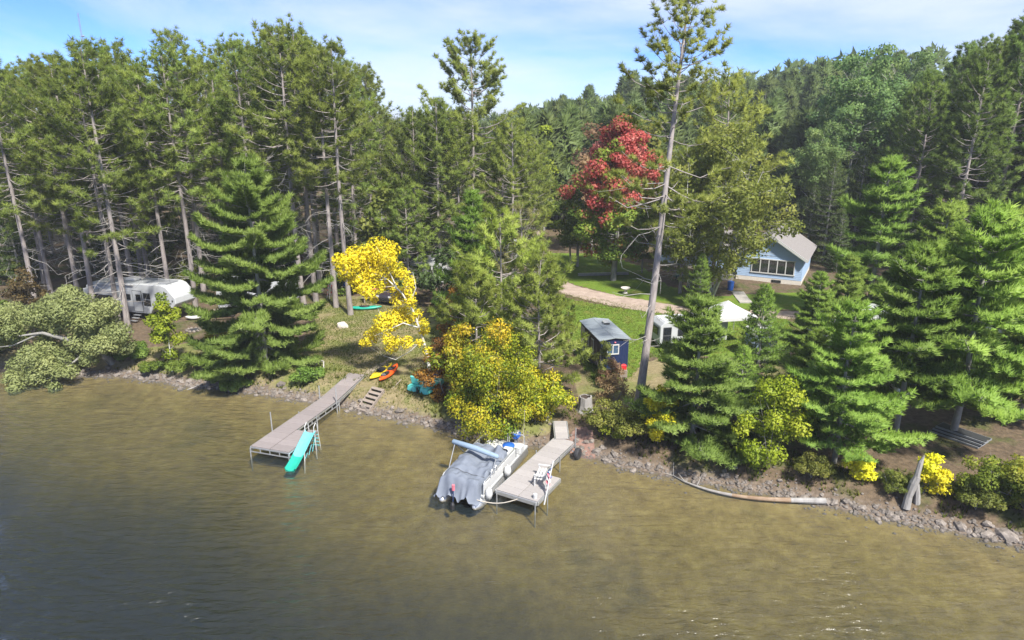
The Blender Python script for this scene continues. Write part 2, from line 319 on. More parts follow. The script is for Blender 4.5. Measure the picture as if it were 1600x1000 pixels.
def ground_mat():
    m = bpy.data.materials.new('ground'); m.use_nodes = True; nt = m.node_tree; N = nt.nodes; Lk = nt.links.new; b = N['Principled BSDF']; b.inputs['Roughness'].default_value = .95; b.inputs['Specular IOR Level'].default_value = .15
    geo = N.new('ShaderNodeNewGeometry'); P = geo.outputs['Position']
    def noise(s, d=6, r=.6, vec=None):
        n = N.new('ShaderNodeTexNoise'); n.inputs['Scale'].default_value = s; n.inputs['Detail'].default_value = d; n.inputs['Roughness'].default_value = r; Lk(vec or P, n.inputs['Vector']); return n.outputs['Fac']
    def ramp(f, st):
        r = N.new('ShaderNodeValToRGB'); e = r.color_ramp.elements; e[0].position, e[0].color = st[0][0], (*st[0][1], 1); e[1].position, e[1].color = st[-1][0], (*st[-1][1], 1)
        for p, c in st[1:-1]: e.new(p).color = (*c, 1)
        Lk(f, r.inputs[0]); return r.outputs[0]
    def mix(f, a, c):
        x = N.new('ShaderNodeMix'); x.data_type = 'RGBA'; Lk(f, x.inputs['Factor']); Lk(a, x.inputs['A']); Lk(c, x.inputs['B']); return x.outputs['Result']
    def math_(op, a, c):
        x = N.new('ShaderNodeMath'); x.operation = op; x.use_clamp = True
        for i, k in enumerate((a, c)):
            if isinstance(k, (int, float)): x.inputs[i].default_value = k
            else: Lk(k, x.inputs[i])
        return x.outputs[0]
    at_ = N.new('ShaderNodeAttribute'); at_.attribute_name = 'cover'; sp = N.new('ShaderNodeSeparateColor'); Lk(at_.outputs['Color'], sp.inputs[0])
    big = noise(.35, 5); fine = noise(3.5, 8, .7)
    floor_ = ramp(fine, [(.3, (.065, .048, .032)), (.5, (.125, .092, .062)), (.7, (.20, .145, .095))])
    moss = ramp(fine, [(.3, (.04, .06, .015)), (.7, (.10, .125, .03))]); floor_ = mix(ramp(noise(.5, 6), [(.5, (0, 0, 0)), (.62, (.7, .7, .7))]), floor_, moss)
    lush = ramp(fine, [(.25, (.075, .125, .014)), (.5, (.115, .185, .022)), (.75, (.175, .235, .036))])
    lush = mix(ramp(noise(.9, 7), [(.52, (0, 0, 0)), (.72, (.8, .8, .8))]), lush, ramp(fine, [(.3, (.16, .15, .035)), (.7, (.26, .225, .065))]))
    dryc = ramp(fine, [(.25, (.15, .125, .065)), (.5, (.225, .185, .10)), (.75, (.32, .26, .155))])
    dryc = mix(ramp(big, [(.44, (0, 0, 0)), (.58, (.85, .85, .85))]), dryc, ramp(fine, [(.3, (.10, .125, .03)), (.7, (.19, .205, .06))]))
    def edge(ch, amp=.7): return ramp(math_('ADD', sp.outputs[ch], math_('MULTIPLY', math_('SUBTRACT', noise(1.1, 6), .5), amp)), [(.42, (0, 0, 0)), (.6, (1, 1, 1))])
    col = mix(edge('Green'), floor_, dryc); col = mix(edge('Red', .4), col, lush)
    bank = ramp(noise(5, 6), [(.3, (.10, .075, .055)), (.7, (.25, .20, .16))]); col = mix(ramp(sp.outputs['Blue'], [(.3, (0, 0, 0)), (.75, (1, 1, 1))]), col, bank)
    # the lake bed
    sand = ramp(noise(1.6, 7, .65), [(.3, (.165, .118, .042)), (.55, (.26, .197, .070)), (.75, (.35, .28, .108))])
    weed = ramp(noise(.22, 7, .6), [(.56, (0, 0, 0)), (.72, (.5, .5, .5))]); bed = mix(weed, sand, ramp(noise(4, 5), [(.3, (.035, .034, .018)), (.7, (.075, .068, .03))]))
    deb = ramp(noise(2.6, 9, .75), [(.58, (0, 0, 0)), (.68, (.6, .6, .6))]); bed = mix(deb, bed, ramp(fine, [(0, (.04, .028, .014)), (1, (.09, .062, .03))]))
    sx = N.new('ShaderNodeSeparateXYZ'); Lk(P, sx.inputs[0])
    under = ramp(math_('ADD', math_('MULTIPLY', sx.outputs['Z'], -6.0), .3), [(.3, (0, 0, 0)), (.8, (1, 1, 1))])
    Lk(mix(under, col, bed), b.inputs['Base Color'])
    bp = N.new('ShaderNodeBump'); bp.inputs['Strength'].default_value = .7; bp.inputs['Distance'].default_value = .08; Lk(noise(9, 6, .7), bp.inputs['Height']); Lk(bp.outputs[0], b.inputs['Normal'])
    return m
tag(link('ground', gme, ground_mat()), kind='structure')

def water_mat():
    m = bpy.data.materials.new('lake_water'); m.use_nodes = True; nt = m.node_tree; N = nt.nodes; Lk = nt.links.new; N.remove(N['Principled BSDF']); out = N['Material Output']
    geo = N.new('ShaderNodeNewGeometry')
    def waves(scale, rot, loc=(0, 0, 0), det=3, rough=.5, dist=.3):
        mp_ = N.new('ShaderNodeMapping'); mp_.inputs['Rotation'].default_value = (0, 0, rot); mp_.inputs['Scale'].default_value = scale; mp_.inputs['Location'].default_value = loc; Lk(geo.outputs['Position'], mp_.inputs[0])
        n = N.new('ShaderNodeTexNoise'); n.inputs['Scale'].default_value = 1; n.inputs['Detail'].default_value = det; n.inputs['Roughness'].default_value = rough; n.inputs['Distortion'].default_value = dist; Lk(mp_.outputs[0], n.inputs['Vector']); return n.outputs['Fac']
    def ma(op, a, c):
        x = N.new('ShaderNodeMath'); x.operation = op
        for i, k in enumerate((a, c)):
            if isinstance(k, (int, float)): x.inputs[i].default_value = k
            else: Lk(k, x.inputs[i])
        return x.outputs[0]
    small = waves((1.1, 2.9, 1), .25, det=4, rough=.55); mid = waves((.30, .85, 1), -.1, (3, 1, 0), 3); gust = waves((.075, .05, 1), .5, (1.7, .4, 0), 4, .6, .8)
    sp_ = N.new('ShaderNodeSeparateXYZ'); Lk(geo.outputs['Position'], sp_.inputs[0])
    off = ma('SUBTRACT', 33.2, ma('ADD', ma('MULTIPLY', sp_.outputs['X'], .34), ma('MULTIPLY', sp_.outputs['Y'], .94)))       # metres out from the bank: the breeze freshens
    fresh = N.new('ShaderNodeMapRange'); fresh.interpolation_type = 'SMOOTHSTEP'; fresh.inputs['From Min'].default_value = 5; fresh.inputs['From Max'].default_value = 19; fresh.inputs['To Min'].default_value = .9; fresh.inputs['To Max'].default_value = 1.6; Lk(off, fresh.inputs[0])
    g = N.new('ShaderNodeMapRange'); g.inputs['From Min'].default_value = .38; g.inputs['From Max'].default_value = .66; g.inputs['To Min'].default_value = .25; g.inputs['To Max'].default_value = 1.35; Lk(gust, g.inputs[0])
    h = ma('MULTIPLY', ma('ADD', ma('MULTIPLY', ma('MULTIPLY', small, .20), g.outputs[0]), ma('MULTIPLY', mid, .11)), fresh.outputs[0])
    bp = N.new('ShaderNodeBump'); bp.inputs['Strength'].default_value = 1; bp.inputs['Distance'].default_value = 1.0; Lk(h, bp.inputs['Height'])
    lw = N.new('ShaderNodeLayerWeight'); Lk(bp.outputs[0], lw.inputs['Normal']); fr = ma('ADD', ma('MULTIPLY', ma('POWER', lw.outputs['Facing'], 4.2), .98), .045)
    gl = N.new('ShaderNodeBsdfGlossy'); gl.inputs['Roughness'].default_value = .24; Lk(bp.outputs[0], gl.inputs['Normal'])
    tr = N.new('ShaderNodeBsdfTransparent'); df_ = N.new('ShaderNodeBsdfDiffuse'); df_.inputs['Color'].default_value = (.070, .108, .135, 1); Lk(bp.outputs[0], df_.inputs['Normal'])
    m0 = N.new('ShaderNodeMixShader'); m0.inputs[0].default_value = .13; Lk(tr.outputs[0], m0.inputs[1]); Lk(df_.outputs[0], m0.inputs[2])
    m1 = N.new('ShaderNodeMixShader'); Lk(fr, m1.inputs[0]); Lk(m0.outputs[0], m1.inputs[1]); Lk(gl.outputs[0], m1.inputs[2]); Lk(m1.outputs[0], out.inputs['Surface'])
    va = N.new('ShaderNodeVolumeAbsorption'); va.inputs['Color'].default_value = (.60, .605, .38, 1); va.inputs['Density'].default_value = .66; Lk(va.outputs[0], out.inputs['Volume'])
    return m
w = MB().box((0, -180, -10), (1400, 760, 20)); tag(w.build('lake', water_mat()), kind='structure')

def ribbon(name, A, Bp, m, lift, seg=.5, kind='structure', rough=.12, seed=0):
    """a sheet that follows the ground between two edge lines"""
    A = np.array(A); Bp = np.array(Bp)
    def res(P, n):
        t = np.concatenate([[0], np.cumsum(np.hypot(*np.diff(P, axis=0).T))]); s = np.linspace(0, t[-1], n); return np.stack([np.interp(s, t, P[:, 0]), np.interp(s, t, P[:, 1])], 1)
    n = int(np.hypot(*np.diff(A, axis=0).T).sum() / seg) + 2; a = res(A, n); c = res(Bp, n); k = max(2, int(np.hypot(*(a - c).T).mean() / .4) + 1)
    j = np.random.default_rng(seed).normal(0, rough, (n, 2))
    rows = []
    for i in range(k + 1):
        t = i / k; p = a * (1 - t) + c * t
        if i == 0: p = p + j
        if i == k: p = p + j[::-1]
        rows.append(p)
    R = np.array(rows); X, Y = R[..., 0], R[..., 1]; Z = gz(X, Y) + lift; Z[0] -= lift * 1.6; Z[-1] -= lift * 1.6
    id_ = np.arange(X.size).reshape(X.shape); q = np.stack([id_[:-1, :-1], id_[:-1, 1:], id_[1:, 1:], id_[1:, :-1]], -1).reshape(-1, 4)
    o = link(name, npmesh(name, np.stack([X.ravel(), Y.ravel(), Z.ravel()], 1), q, smooth=True), m)
    return tag(o, kind=kind) if kind else o
up_ = gpoly([(822, 352), (832, 395), (858, 430), (905, 447), (955, 459), (1000, 466.5), (1060, 476.5), (1130, 482), (1215, 485), (1300, 488), (1420, 494), (1640, 500)])
lo_ = gpoly([(842, 352), (856, 400), (880, 432), (908, 467), (950, 477.5), (1000, 486.5), (1060, 493), (1130, 497), (1215, 498), (1300, 503), (1420, 509), (1640, 518)])
lo_[2] = tuple(on(866, 455)[:2])
ribbon('driveway', up_, lo_, M_gravel, .035, seed=1)
ribbon('sandy_path', gpoly([(560, 586), (585, 570), (612, 556)]), gpoly([(574, 590), (600, 574), (622, 558)]), mat('trodden_sand', (.33, .27, .20), .95, var=.2, scale=3), .03, .3, seed=3, rough=.08)

hz = MB().box((0, 2000, 9.5), (7400, 7000, 61)); hzm = bpy.data.materials.new('shadow_lift_haze'); hzm.use_nodes = True; hn = hzm.node_tree; hn.nodes.remove(hn.nodes['Principled BSDF'])  # thin veil of haze, added to lift the dark shadows under the trees
pv = hn.nodes.new('ShaderNodeVolumePrincipled'); pv.inputs['Color'].default_value = (.86, .92, 1, 1); pv.inputs['Density'].default_value = .00042; pv.inputs['Anisotropy'].default_value = .0; hn.links.new(pv.outputs[0], hn.nodes['Material Output'].inputs['Volume'])
tag(hz.build('shadow_lift_haze', hzm), kind='stuff')

# ------------------------------------------------------------------ plants
def unit(a): return a / np.maximum(np.linalg.norm(a, axis=-1, keepdims=True), 1e-9)
def sticks(segs, k=4):
    """tapered k-sided prisms from (a, b, ra, rb)"""
    A = np.array([s[0] for s in segs], float); B = np.array([s[1] for s in segs], float); ra = np.array([s[2] for s in segs]); rb = np.array([s[3] for s in segs])
    d = unit(B - A); ref = np.where(np.abs(d[:, 2:3]) < .9, np.array([[0, 0, 1.]]), np.array([[1., 0, 0]])); u = unit(np.cross(d, ref)); w_ = np.cross(d, u)
    th = np.arange(k) * 2 * PI / k; ring = u[:, None] * np.cos(th)[None, :, None] + w_[:, None] * np.sin(th)[None, :, None]
    V = np.concatenate([A[:, None] + ring * ra[:, None, None], B[:, None] + ring * rb[:, None, None]], 1).reshape(-1, 3)
    i = np.arange(k); f = np.stack([i, (i + 1) % k, (i + 1) % k + k, i + k], 1); Q = (np.arange(len(A)) * 2 * k)[:, None, None] + f[None]
    return V, Q.reshape(-1, 4)
def tubeseg(pts, rad):
    return [(pts[i], pts[i + 1], rad[i], rad[i + 1]) for i in range(len(pts) - 1)]
def trunk_np(pts, rad, k=9):
    pts = np.array(pts, float); d = unit(np.gradient(pts, axis=0)); u = unit(np.cross(d, np.array([[0., 1, .05]]))); w_ = np.cross(d, u); th = np.arange(k) * 2 * PI / k
    V = (pts[:, None] + (u[:, None] * np.cos(th)[None, :, None] + w_[:, None] * np.sin(th)[None, :, None]) * np.array(rad)[:, None, None]).reshape(-1, 3)
    i = np.arange(len(pts) - 1)[:, None] * k; j = np.arange(k)[None]
    return V, np.stack([i + j, i + (j + 1) % k, i + k + (j + 1) % k, i + k + j], -1).reshape(-1, 4)
def join(parts):
    V = []; Q = []; n = 0
    for v, q in parts:
        V.append(v); Q.append(q + n); n += len(v)
    return np.concatenate(V), np.concatenate(Q)

def needles(P, D, S, T, K, rng, spread=.9, wid=.085):
    """a brush of K slim triangles at every point P pointing about D"""
    n = len(P); R = unit(rng.normal(size=(n, K, 3))); d = unit(D[:, None] + R * spread); L = S[:, None, None] * rng.uniform(.7, 1.15, (n, K, 1))
    side = unit(np.cross(d, rng.normal(size=(n, K, 3)))) * L * wid; b = P[:, None] + d * L * .05
    want = unit(D[:, None] * .75 + d * .55 + np.array([0, 0, .25]))
    fl = (np.cross(2 * side, d * L + side) * want).sum(-1, keepdims=True) < 0; side = np.where(fl, -side, side)
    V = np.stack([b - side, b + side, b + d * L], 2).reshape(-1, 3); NRM[id(V)] = np.repeat(want.reshape(-1, 3), 3, 0); KEEP.append(V); t = np.repeat(np.clip(T[:, None] + rng.normal(0, .1, (n, K)), 0, 1).ravel(), 3)
    return V, np.arange(len(V)).reshape(-1, 3), t
def leaves(P, N, S, T, rng, up=.6, asp=.62):
    """one rhombic leaf (or small spray) at every point"""
    n = len(P); nn = unit(N * .6 + rng.normal(size=(n, 3)) * .75 + np.array([[0, 0, up]])); a = unit(np.cross(nn, rng.normal(size=(n, 3)))); b = np.cross(nn, a); s = (S * rng.uniform(.7, 1.25, n))[:, None]
    want = unit(N * .9 + nn * .5 + np.array([[0, 0, .35]])); fl = (nn * want).sum(1, keepdims=True) < 0; b = np.where(fl, -b, b); c = np.where(fl, -nn, nn) * s * .18
    V = np.stack([P - a * s, P - b * s * asp - c, P + a * s, P + b * s * asp - c], 1).reshape(-1, 3); NRM[id(V)] = np.repeat(want, 4, 0); KEEP.append(V)
    return V, np.arange(4 * n).reshape(-1, 4), np.repeat(np.clip(T, 0, 1), 4)

class Tree:
    def __init__(s, trunk, crown, tint, bark, lf, dead=None, limb=None):
        s.t = npmesh('trunk', *trunk, smooth=True); s.t.materials.append(bark)
        s.c = npmesh('crown', crown[0], crown[1], tint); s.c.materials.append(lf)
        s.l = None
        if limb: s.l = npmesh('branches', *limb); s.l.materials.append(bark)
        s.d = None
        if dead: s.d = npmesh('dead_branches', *dead); s.d.materials.append(B_dead)
def plant(tr, name, pos, label, cat, group=None, rz=None, sc=1.0, lean=None):
    o = thing(name, pos, label, cat, rz if rz is not None else random.uniform(0, 6.28), group, sc)
    if lean: o.rotation_euler = (lean[0], lean[1], o.rotation_euler[2])
    link('trunk', tr.t, parent=o); link('crown', tr.c, parent=o)
    if tr.l: tag(link('branches', tr.l, parent=o), kind='stuff')
    if tr.d: tag(link('dead_branches', tr.d, parent=o), kind='stuff')
    return o
def bow(rng, h, wob, lean=(0, 0), n=11):
    t = np.linspace(0, 1, n); a = rng.normal(0, wob, 4)
    return np.stack([lean[0] * t + a[0] * np.sin(t * 3) + a[1] * np.sin(t * 7) * .4, lean[1] * t + a[2] * np.sin(t * 3) + a[3] * np.sin(t * 6.5) * .4, h * t], 1)

def red_pine(seed, h, cs, cr, dens=1., lf=None, ndead=18, size=.33, K=15, r0=None, bare=0, flat=0., gaps=0.):
    K = int(K * 1.5); size *= .88
    rng = np.random.default_rng(seed); tp = bow(rng, h, .12); t = np.linspace(0, 1, 11); r0 = r0 or h * .0095
    rad = r0 * (1 - t) ** .75 + .025; rad[0] *= 1.18; trunk = trunk_np(tp, rad)
    def onT(z): return np.array([np.interp(z, tp[:, 2], tp[:, 0]), np.interp(z, tp[:, 2], tp[:, 1]), z])
    segs = []; P = []; D = []; dead = []
    z = cs * h; zs = z
    while z < h * .985:
        u = (z - zs) / (h - zs); nb = rng.integers(3, 6)
        if rng.random() < gaps: z += .55; continue
        prof = (1 - u) ** .62 * (.62 + .5 * min(u / .28, 1)); a0 = rng.uniform(0, 6.28)
        for b in range(nb):
            L = cr * prof * rng.uniform(.55, 1.18) + .25; az = a0 + b * 6.28 / nb + rng.normal(0, .3); el = math.radians(-14 + 62 * u ** 1.1 + rng.normal(0, 8)) * (1 - flat)
            hd = np.array([math.cos(az), math.sin(az), 0]); s = np.linspace(0, 1, 5); base = onT(z + rng.uniform(-.2, .2))
            up = np.sin(el) * s + .22 * s ** 2.2 - .08 * np.sin(s * 3.1); pts = base + L * (hd * (s * math.cos(el))[:, None] + np.array([0, 0, 1]) * up[:, None])
            pts += rng.normal(0, .035 * L, (5, 3)) * s[:, None]; br = .010 + .011 * L
            segs += tubeseg(pts, br * (1 - s * .8))
            nt_ = max(3, int((2.5 + L * 2.6) * dens)); dirb = unit(pts[-1] - pts[0])
            for k in range(nt_):
                q = rng.uniform(.46, 1) if k else 1.; p = np.array([np.interp(q, s, pts[:, i]) for i in range(3)]); lat = np.cross(dirb, [0, 0, 1]) * rng.choice([-1, 1])
                td = unit(dirb * rng.uniform(.4, 1) + lat * rng.uniform(.2, .9) + np.array([0, 0, rng.uniform(-.05, .65)])); tl = (.22 + .2 * L * (1.25 - q)) * rng.uniform(.6, 1.25)
                e = p + td * tl; segs.append((p, e, .009, .005))
                for w_ in ([1., .55] if tl > .4 else [1.]):
                    P.append(p + td * tl * w_ + rng.normal(0, .04, 3)); D.append(unit(td + [0, 0, .55]))
        z += rng.uniform(.42, .66) * (1 + .25 * (1 - u))
    P.append(onT(h)); D.append(np.array([0, 0, 1.]))
    P = np.array(P); D = np.array(D); T = np.clip(.45 + .35 * (vnoise(P[:, 0] * 3 + P[:, 2], P[:, 1] * 3, 1.6, seed % 50) - .5) * 2 + rng.normal(0, .12, len(P)), 0, 1)
    V, Q, tint = needles(P, D, rng.uniform(.8, 1.2, len(P)) * size, T, K, rng, 1.05, .07)
    for i in range(ndead):
        zz = h * rng.uniform(max(.12, cs - .38), cs + .1); az = rng.uniform(0, 6.28); L = rng.uniform(.6, 2.6) * (.7 + cr / 6); p = onT(zz); s = np.linspace(0, 1, 4)
        pts = p + np.outer(s * L, [math.cos(az), math.sin(az), 0]) + np.outer(s ** 1.5 * L * rng.uniform(-.55, .15), [0, 0, 1]) + rng.normal(0, .06 * L, (4, 3)) * s[:, None]
        dead += tubeseg(pts, .028 * (1 - s * .75))
        for _ in range(3):
            q = rng.integers(1, 4); e = pts[q] + unit(rng.normal(size=3) + [math.cos(az), math.sin(az), -.3]) * L * .3; dead.append((pts[q], e, .013, .006))
    return Tree(trunk, (V, Q), tint, B_red, lf or L_red, sticks(dead) if dead else None, sticks(segs, 3))

def white_pine(seed, h, cr, bf=.06, lf=None, size=.24, K=11, step=.62, nb=5, dens=1., point=.9, droop=0., r0=None, lowcut=.15, ragged=.24):
    rng = np.random.default_rng(seed); tp = bow(rng, h, .06); t = np.linspace(0, 1, 11); trunk = trunk_np(tp, (r0 or h * .0125) * (1 - t) ** .9 + .02)
    def onT(z): return np.array([np.interp(z, tp[:, 2], tp[:, 0]), np.interp(z, tp[:, 2], tp[:, 1]), z])
    segs = []; P = []; D = []; T = []; z = max(bf * h, .3); zs = z
    while z < h * .97:
        u = (z - zs) / (h - zs); a0 = rng.uniform(0, 6.28); low = min(1, .72 + u / lowcut * .28)
        for b in range(nb):
            L = (cr * (1 - u) ** point * low) * rng.uniform(1 - 2 * ragged, 1 + ragged) * (1 + .16 * math.sin(2 * (a0 + b * 1.2566) + seed)) * (.45 if rng.random() < .09 else 1) + .22; az = a0 + b * 6.28 / nb + rng.normal(0, .18)
            el = math.radians(-6 - droop + 14 * u + 46 * u ** 2.5 + rng.normal(0, 4)); hd = np.array([math.cos(az), math.sin(az), 0]); n = 6; s = np.linspace(0, 1, n); base = onT(z + rng.uniform(-.16, .16))
            rise = np.sin(el) * s - .10 * np.sin(s * 3.14) + .16 * s ** 3; pts = base + L * (hd * s[:, None] * math.cos(el) + np.array([0, 0, 1]) * rise[:, None]); pts += rng.normal(0, .02 * L, (n, 3)) * s[:, None]
            segs += tubeseg(pts, (.010 + .013 * L) * (1 - s * .85)); db = unit(pts[-1] - pts[0]); lat = unit(np.cross(db, [0, 0, 1])); bt = rng.normal(.5, .13)
            q = .16 if L > 1 else .3
            while q < 1.0:
                p = np.array([np.interp(q, s, pts[:, i]) for i in range(3)]); tl = min((1 - q) * L * .55 + .20, .95) * rng.uniform(.7, 1.15)
                for sg in (-1, 1):
                    td = unit(db * rng.uniform(.6, 1) + lat * sg * rng.uniform(.6, 1.1) + [0, 0, rng.uniform(.0, .28)]); segs.append((p, p + td * tl, .010, .005)); m = max(1, int(tl / .17 * dens))
                    for k in range(m):
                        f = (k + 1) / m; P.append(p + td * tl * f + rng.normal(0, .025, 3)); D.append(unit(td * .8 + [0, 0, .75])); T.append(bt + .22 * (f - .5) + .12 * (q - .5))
                q += rng.uniform(.17, .27) / max(L, .5) / dens
            for k in range(max(2, int(L * 2))):
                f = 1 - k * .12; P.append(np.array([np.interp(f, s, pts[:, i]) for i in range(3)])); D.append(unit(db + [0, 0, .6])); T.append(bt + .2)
        z += step * rng.uniform(.8, 1.2) * (1 - .35 * u)
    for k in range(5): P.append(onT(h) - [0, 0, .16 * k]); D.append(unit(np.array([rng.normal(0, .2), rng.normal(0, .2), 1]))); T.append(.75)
    P = np.array(P); D = np.array(D); V, Q, tint = needles(P, D, rng.uniform(.8, 1.2, len(P)) * size, np.array(T) + rng.normal(0, .06, len(P)), K, rng, .75, .095)
    return Tree(trunk, (V, Q), tint, B_grey, lf or L_wp, None, sticks(segs, 3))

def fleshed(limbs, clumps, lf, bark, seed, per=120, ls=.13, rc=.7, tint=None, flat=.7, trunk_k=8, hang=0., asp=.62, twigs=True):
    """a leafy tree from limb lines [(points, radii)] and leaf clumps [(centre, radius)]"""
    rng = np.random.default_rng(seed); trunk = trunk_np(*limbs[0], trunk_k); LP = []
    segs = []
    for pts, rad in limbs[1:]: segs += tubeseg(np.array(pts, float), rad)
    for pts, rad in limbs:
        pts = np.array(pts, float)
        for i in range(len(pts) - 1):
            for f in (0, .5): LP.append(np.concatenate([pts[i] * (1 - f) + pts[i + 1] * f, [rad[i]]]))
        LP.append(np.concatenate([pts[-1], [rad[-1]]]))
    LP = np.array(LP); lowest = LP[:, 2].min(); P = []; N = []; T = []
    for c, r in clumps:
        c = np.array(c, float); d = np.linalg.norm(LP[:, :3] - c, axis=1) + np.maximum(0, LP[:, 2] - c[2] + .1) * 1.2 + (LP[:, 2] < lowest + .4) * 1.5
        a = LP[d.argmin()]; m = (a[:3] + c) / 2 + rng.normal(0, .1, 3) * r + [0, 0, -.1 * r]; rr = min(a[3] * .6, .012 + .012 * np.linalg.norm(c - a[:3]))
        segs += tubeseg(np.array([a[:3], m, c]), [rr, rr * .7, .007])
        n = int(per * (r / rc) ** 2); off = rng.normal(size=(n, 3)); off = unit(off) * (rng.random((n, 1)) ** .45) * r * np.array([1, 1, flat]); off[:, 2] -= hang * rng.random(n) * r
        if twigs:
            for k in range(5): segs.append((c, c + off[k], .007, .003))
        P.append(c + off); N.append(off / r); T.append(np.full(n, rng.normal(0, .19)) + rng.normal(0, .13, n))
    P = np.concatenate(P); N = np.concatenate(N); T = np.concatenate(T) + .5
    if tint is not None: T = tint(P, T - .5, rng)
    V, Q, tt = leaves(P, N, np.full(len(P), ls), T, rng, asp=asp)
    return Tree(trunk, (V, Q), tt, bark, lf, None, sticks(segs, 3) if segs else None)
def broadleaf(seed, h, r, cb, lf, bark=None, n=60, per=120, ls=.14, rc=.8, stems=1, r0=None, tint=None, top=.5, ell=1.0, hang=0., splay=.3, asp=.62, fill=.5):
    """trunk or stems with limbs rising into an uneven egg of leaf clumps"""
    rng = np.random.default_rng(seed); limbs = []; r0 = r0 or h * .014; cz = h * (cb + (1 - cb) * .5); hz = h * (1 - cb) / 2
    for k in range(stems):
        a = 6.28 * k / stems + rng.uniform(0, 1); sp = splay * r * (0 if stems == 1 else 1); hh = h * rng.uniform(.72, .88); t = np.linspace(0, 1, 7)
        pts = np.stack([math.cos(a) * sp * t ** .8 * 1.6 + rng.normal(0, .03 * h) * np.sin(t * 3), math.sin(a) * sp * t ** .8 * 1.6 + rng.normal(0, .03 * h) * np.sin(t * 3), hh * t], 1)
        limbs.append((pts, r0 * (1 if stems == 1 else .7) * (1 - t * .85)))
    main = len(limbs)
    for k in range(max(4, n // 7)):
        b = limbs[rng.integers(main)][0]; f = rng.uniform(.25 if cb < .3 else cb, .85); i = f * 6; i0 = min(int(i), 5); p = b[i0] * (1 - (i - i0)) + b[i0 + 1] * (i - i0)
        a = rng.uniform(0, 6.28); L = r * rng.uniform(.45, .8) * max(.25, 1 - np.hypot(p[0] + .5 * r * math.cos(a), p[1] + .5 * r * math.sin(a)) / (1.3 * r)); s = np.linspace(0, 1, 4); pts = p + np.outer(s * L, [math.cos(a), math.sin(a), 0]) + np.outer(s * L * rng.uniform(.3, 1.0), [0, 0, 1]) + rng.normal(0, .06 * L, (4, 3)) * s[:, None]
        limbs.append((pts, r0 * .38 * (1 - s * .8)))
    lob = rng.normal(size=(9, 3)); cl = []
    for k in range(n):
        d = unit(rng.normal(size=3)); q = rng.random() ** fill; lobe = 1 + .22 * max(np.dot(unit(lob), d)) - .18
        z = d[2] * q; wz = (1 - max(0, z) * (1 - top)) * (1 if z > -.5 else .85)
        c = np.array([d[0] * q * r * lobe * wz, d[1] * q * r * lobe * wz * ell, cz + z * hz]); cl.append((c, rc * rng.uniform(.65, 1.2)))
    return fleshed(limbs, cl, lf, bark or B_grey, seed + 1, per, ls, rc, tint, hang=hang, asp=asp)
def shrub(seed, h, r, lf, n=16, per=130, ls=.10, rc=.45, stems=4, bark=None, tint=None, top=.6, hang=0., ell=1.0, cb=.05):
    return broadleaf(seed, h, r, cb, lf, bark or B_grey, n, per, ls, rc, stems, r0=.035, tint=tint, top=top, hang=hang, splay=.35, ell=ell)
def far_conifer(seed, h, cr, n=240, lf=None):
    rng = np.random.default_rng(seed); u = rng.random(n) ** 1.25; a = rng.uniform(0, 6.28, n); rr = cr * (1 - u) ** .8 * rng.uniform(.55, 1.08, n) + .1
    P = np.stack([np.cos(a) * rr, np.sin(a) * rr, h * (.14 + .86 * u)], 1); D = unit(np.stack([np.cos(a), np.sin(a), np.full(n, .5) + u], 1)); V, Q, t = needles(P, D, np.full(n, cr * .42), .5 + rng.normal(0, .17, n), 7, rng, .85, .16)
    tp = bow(rng, h, .05); return Tree(trunk_np(tp, h * .011 * (1 - np.linspace(0, 1, 11)) + .02, 5), (V, Q), t, B_grey, lf or L_far)

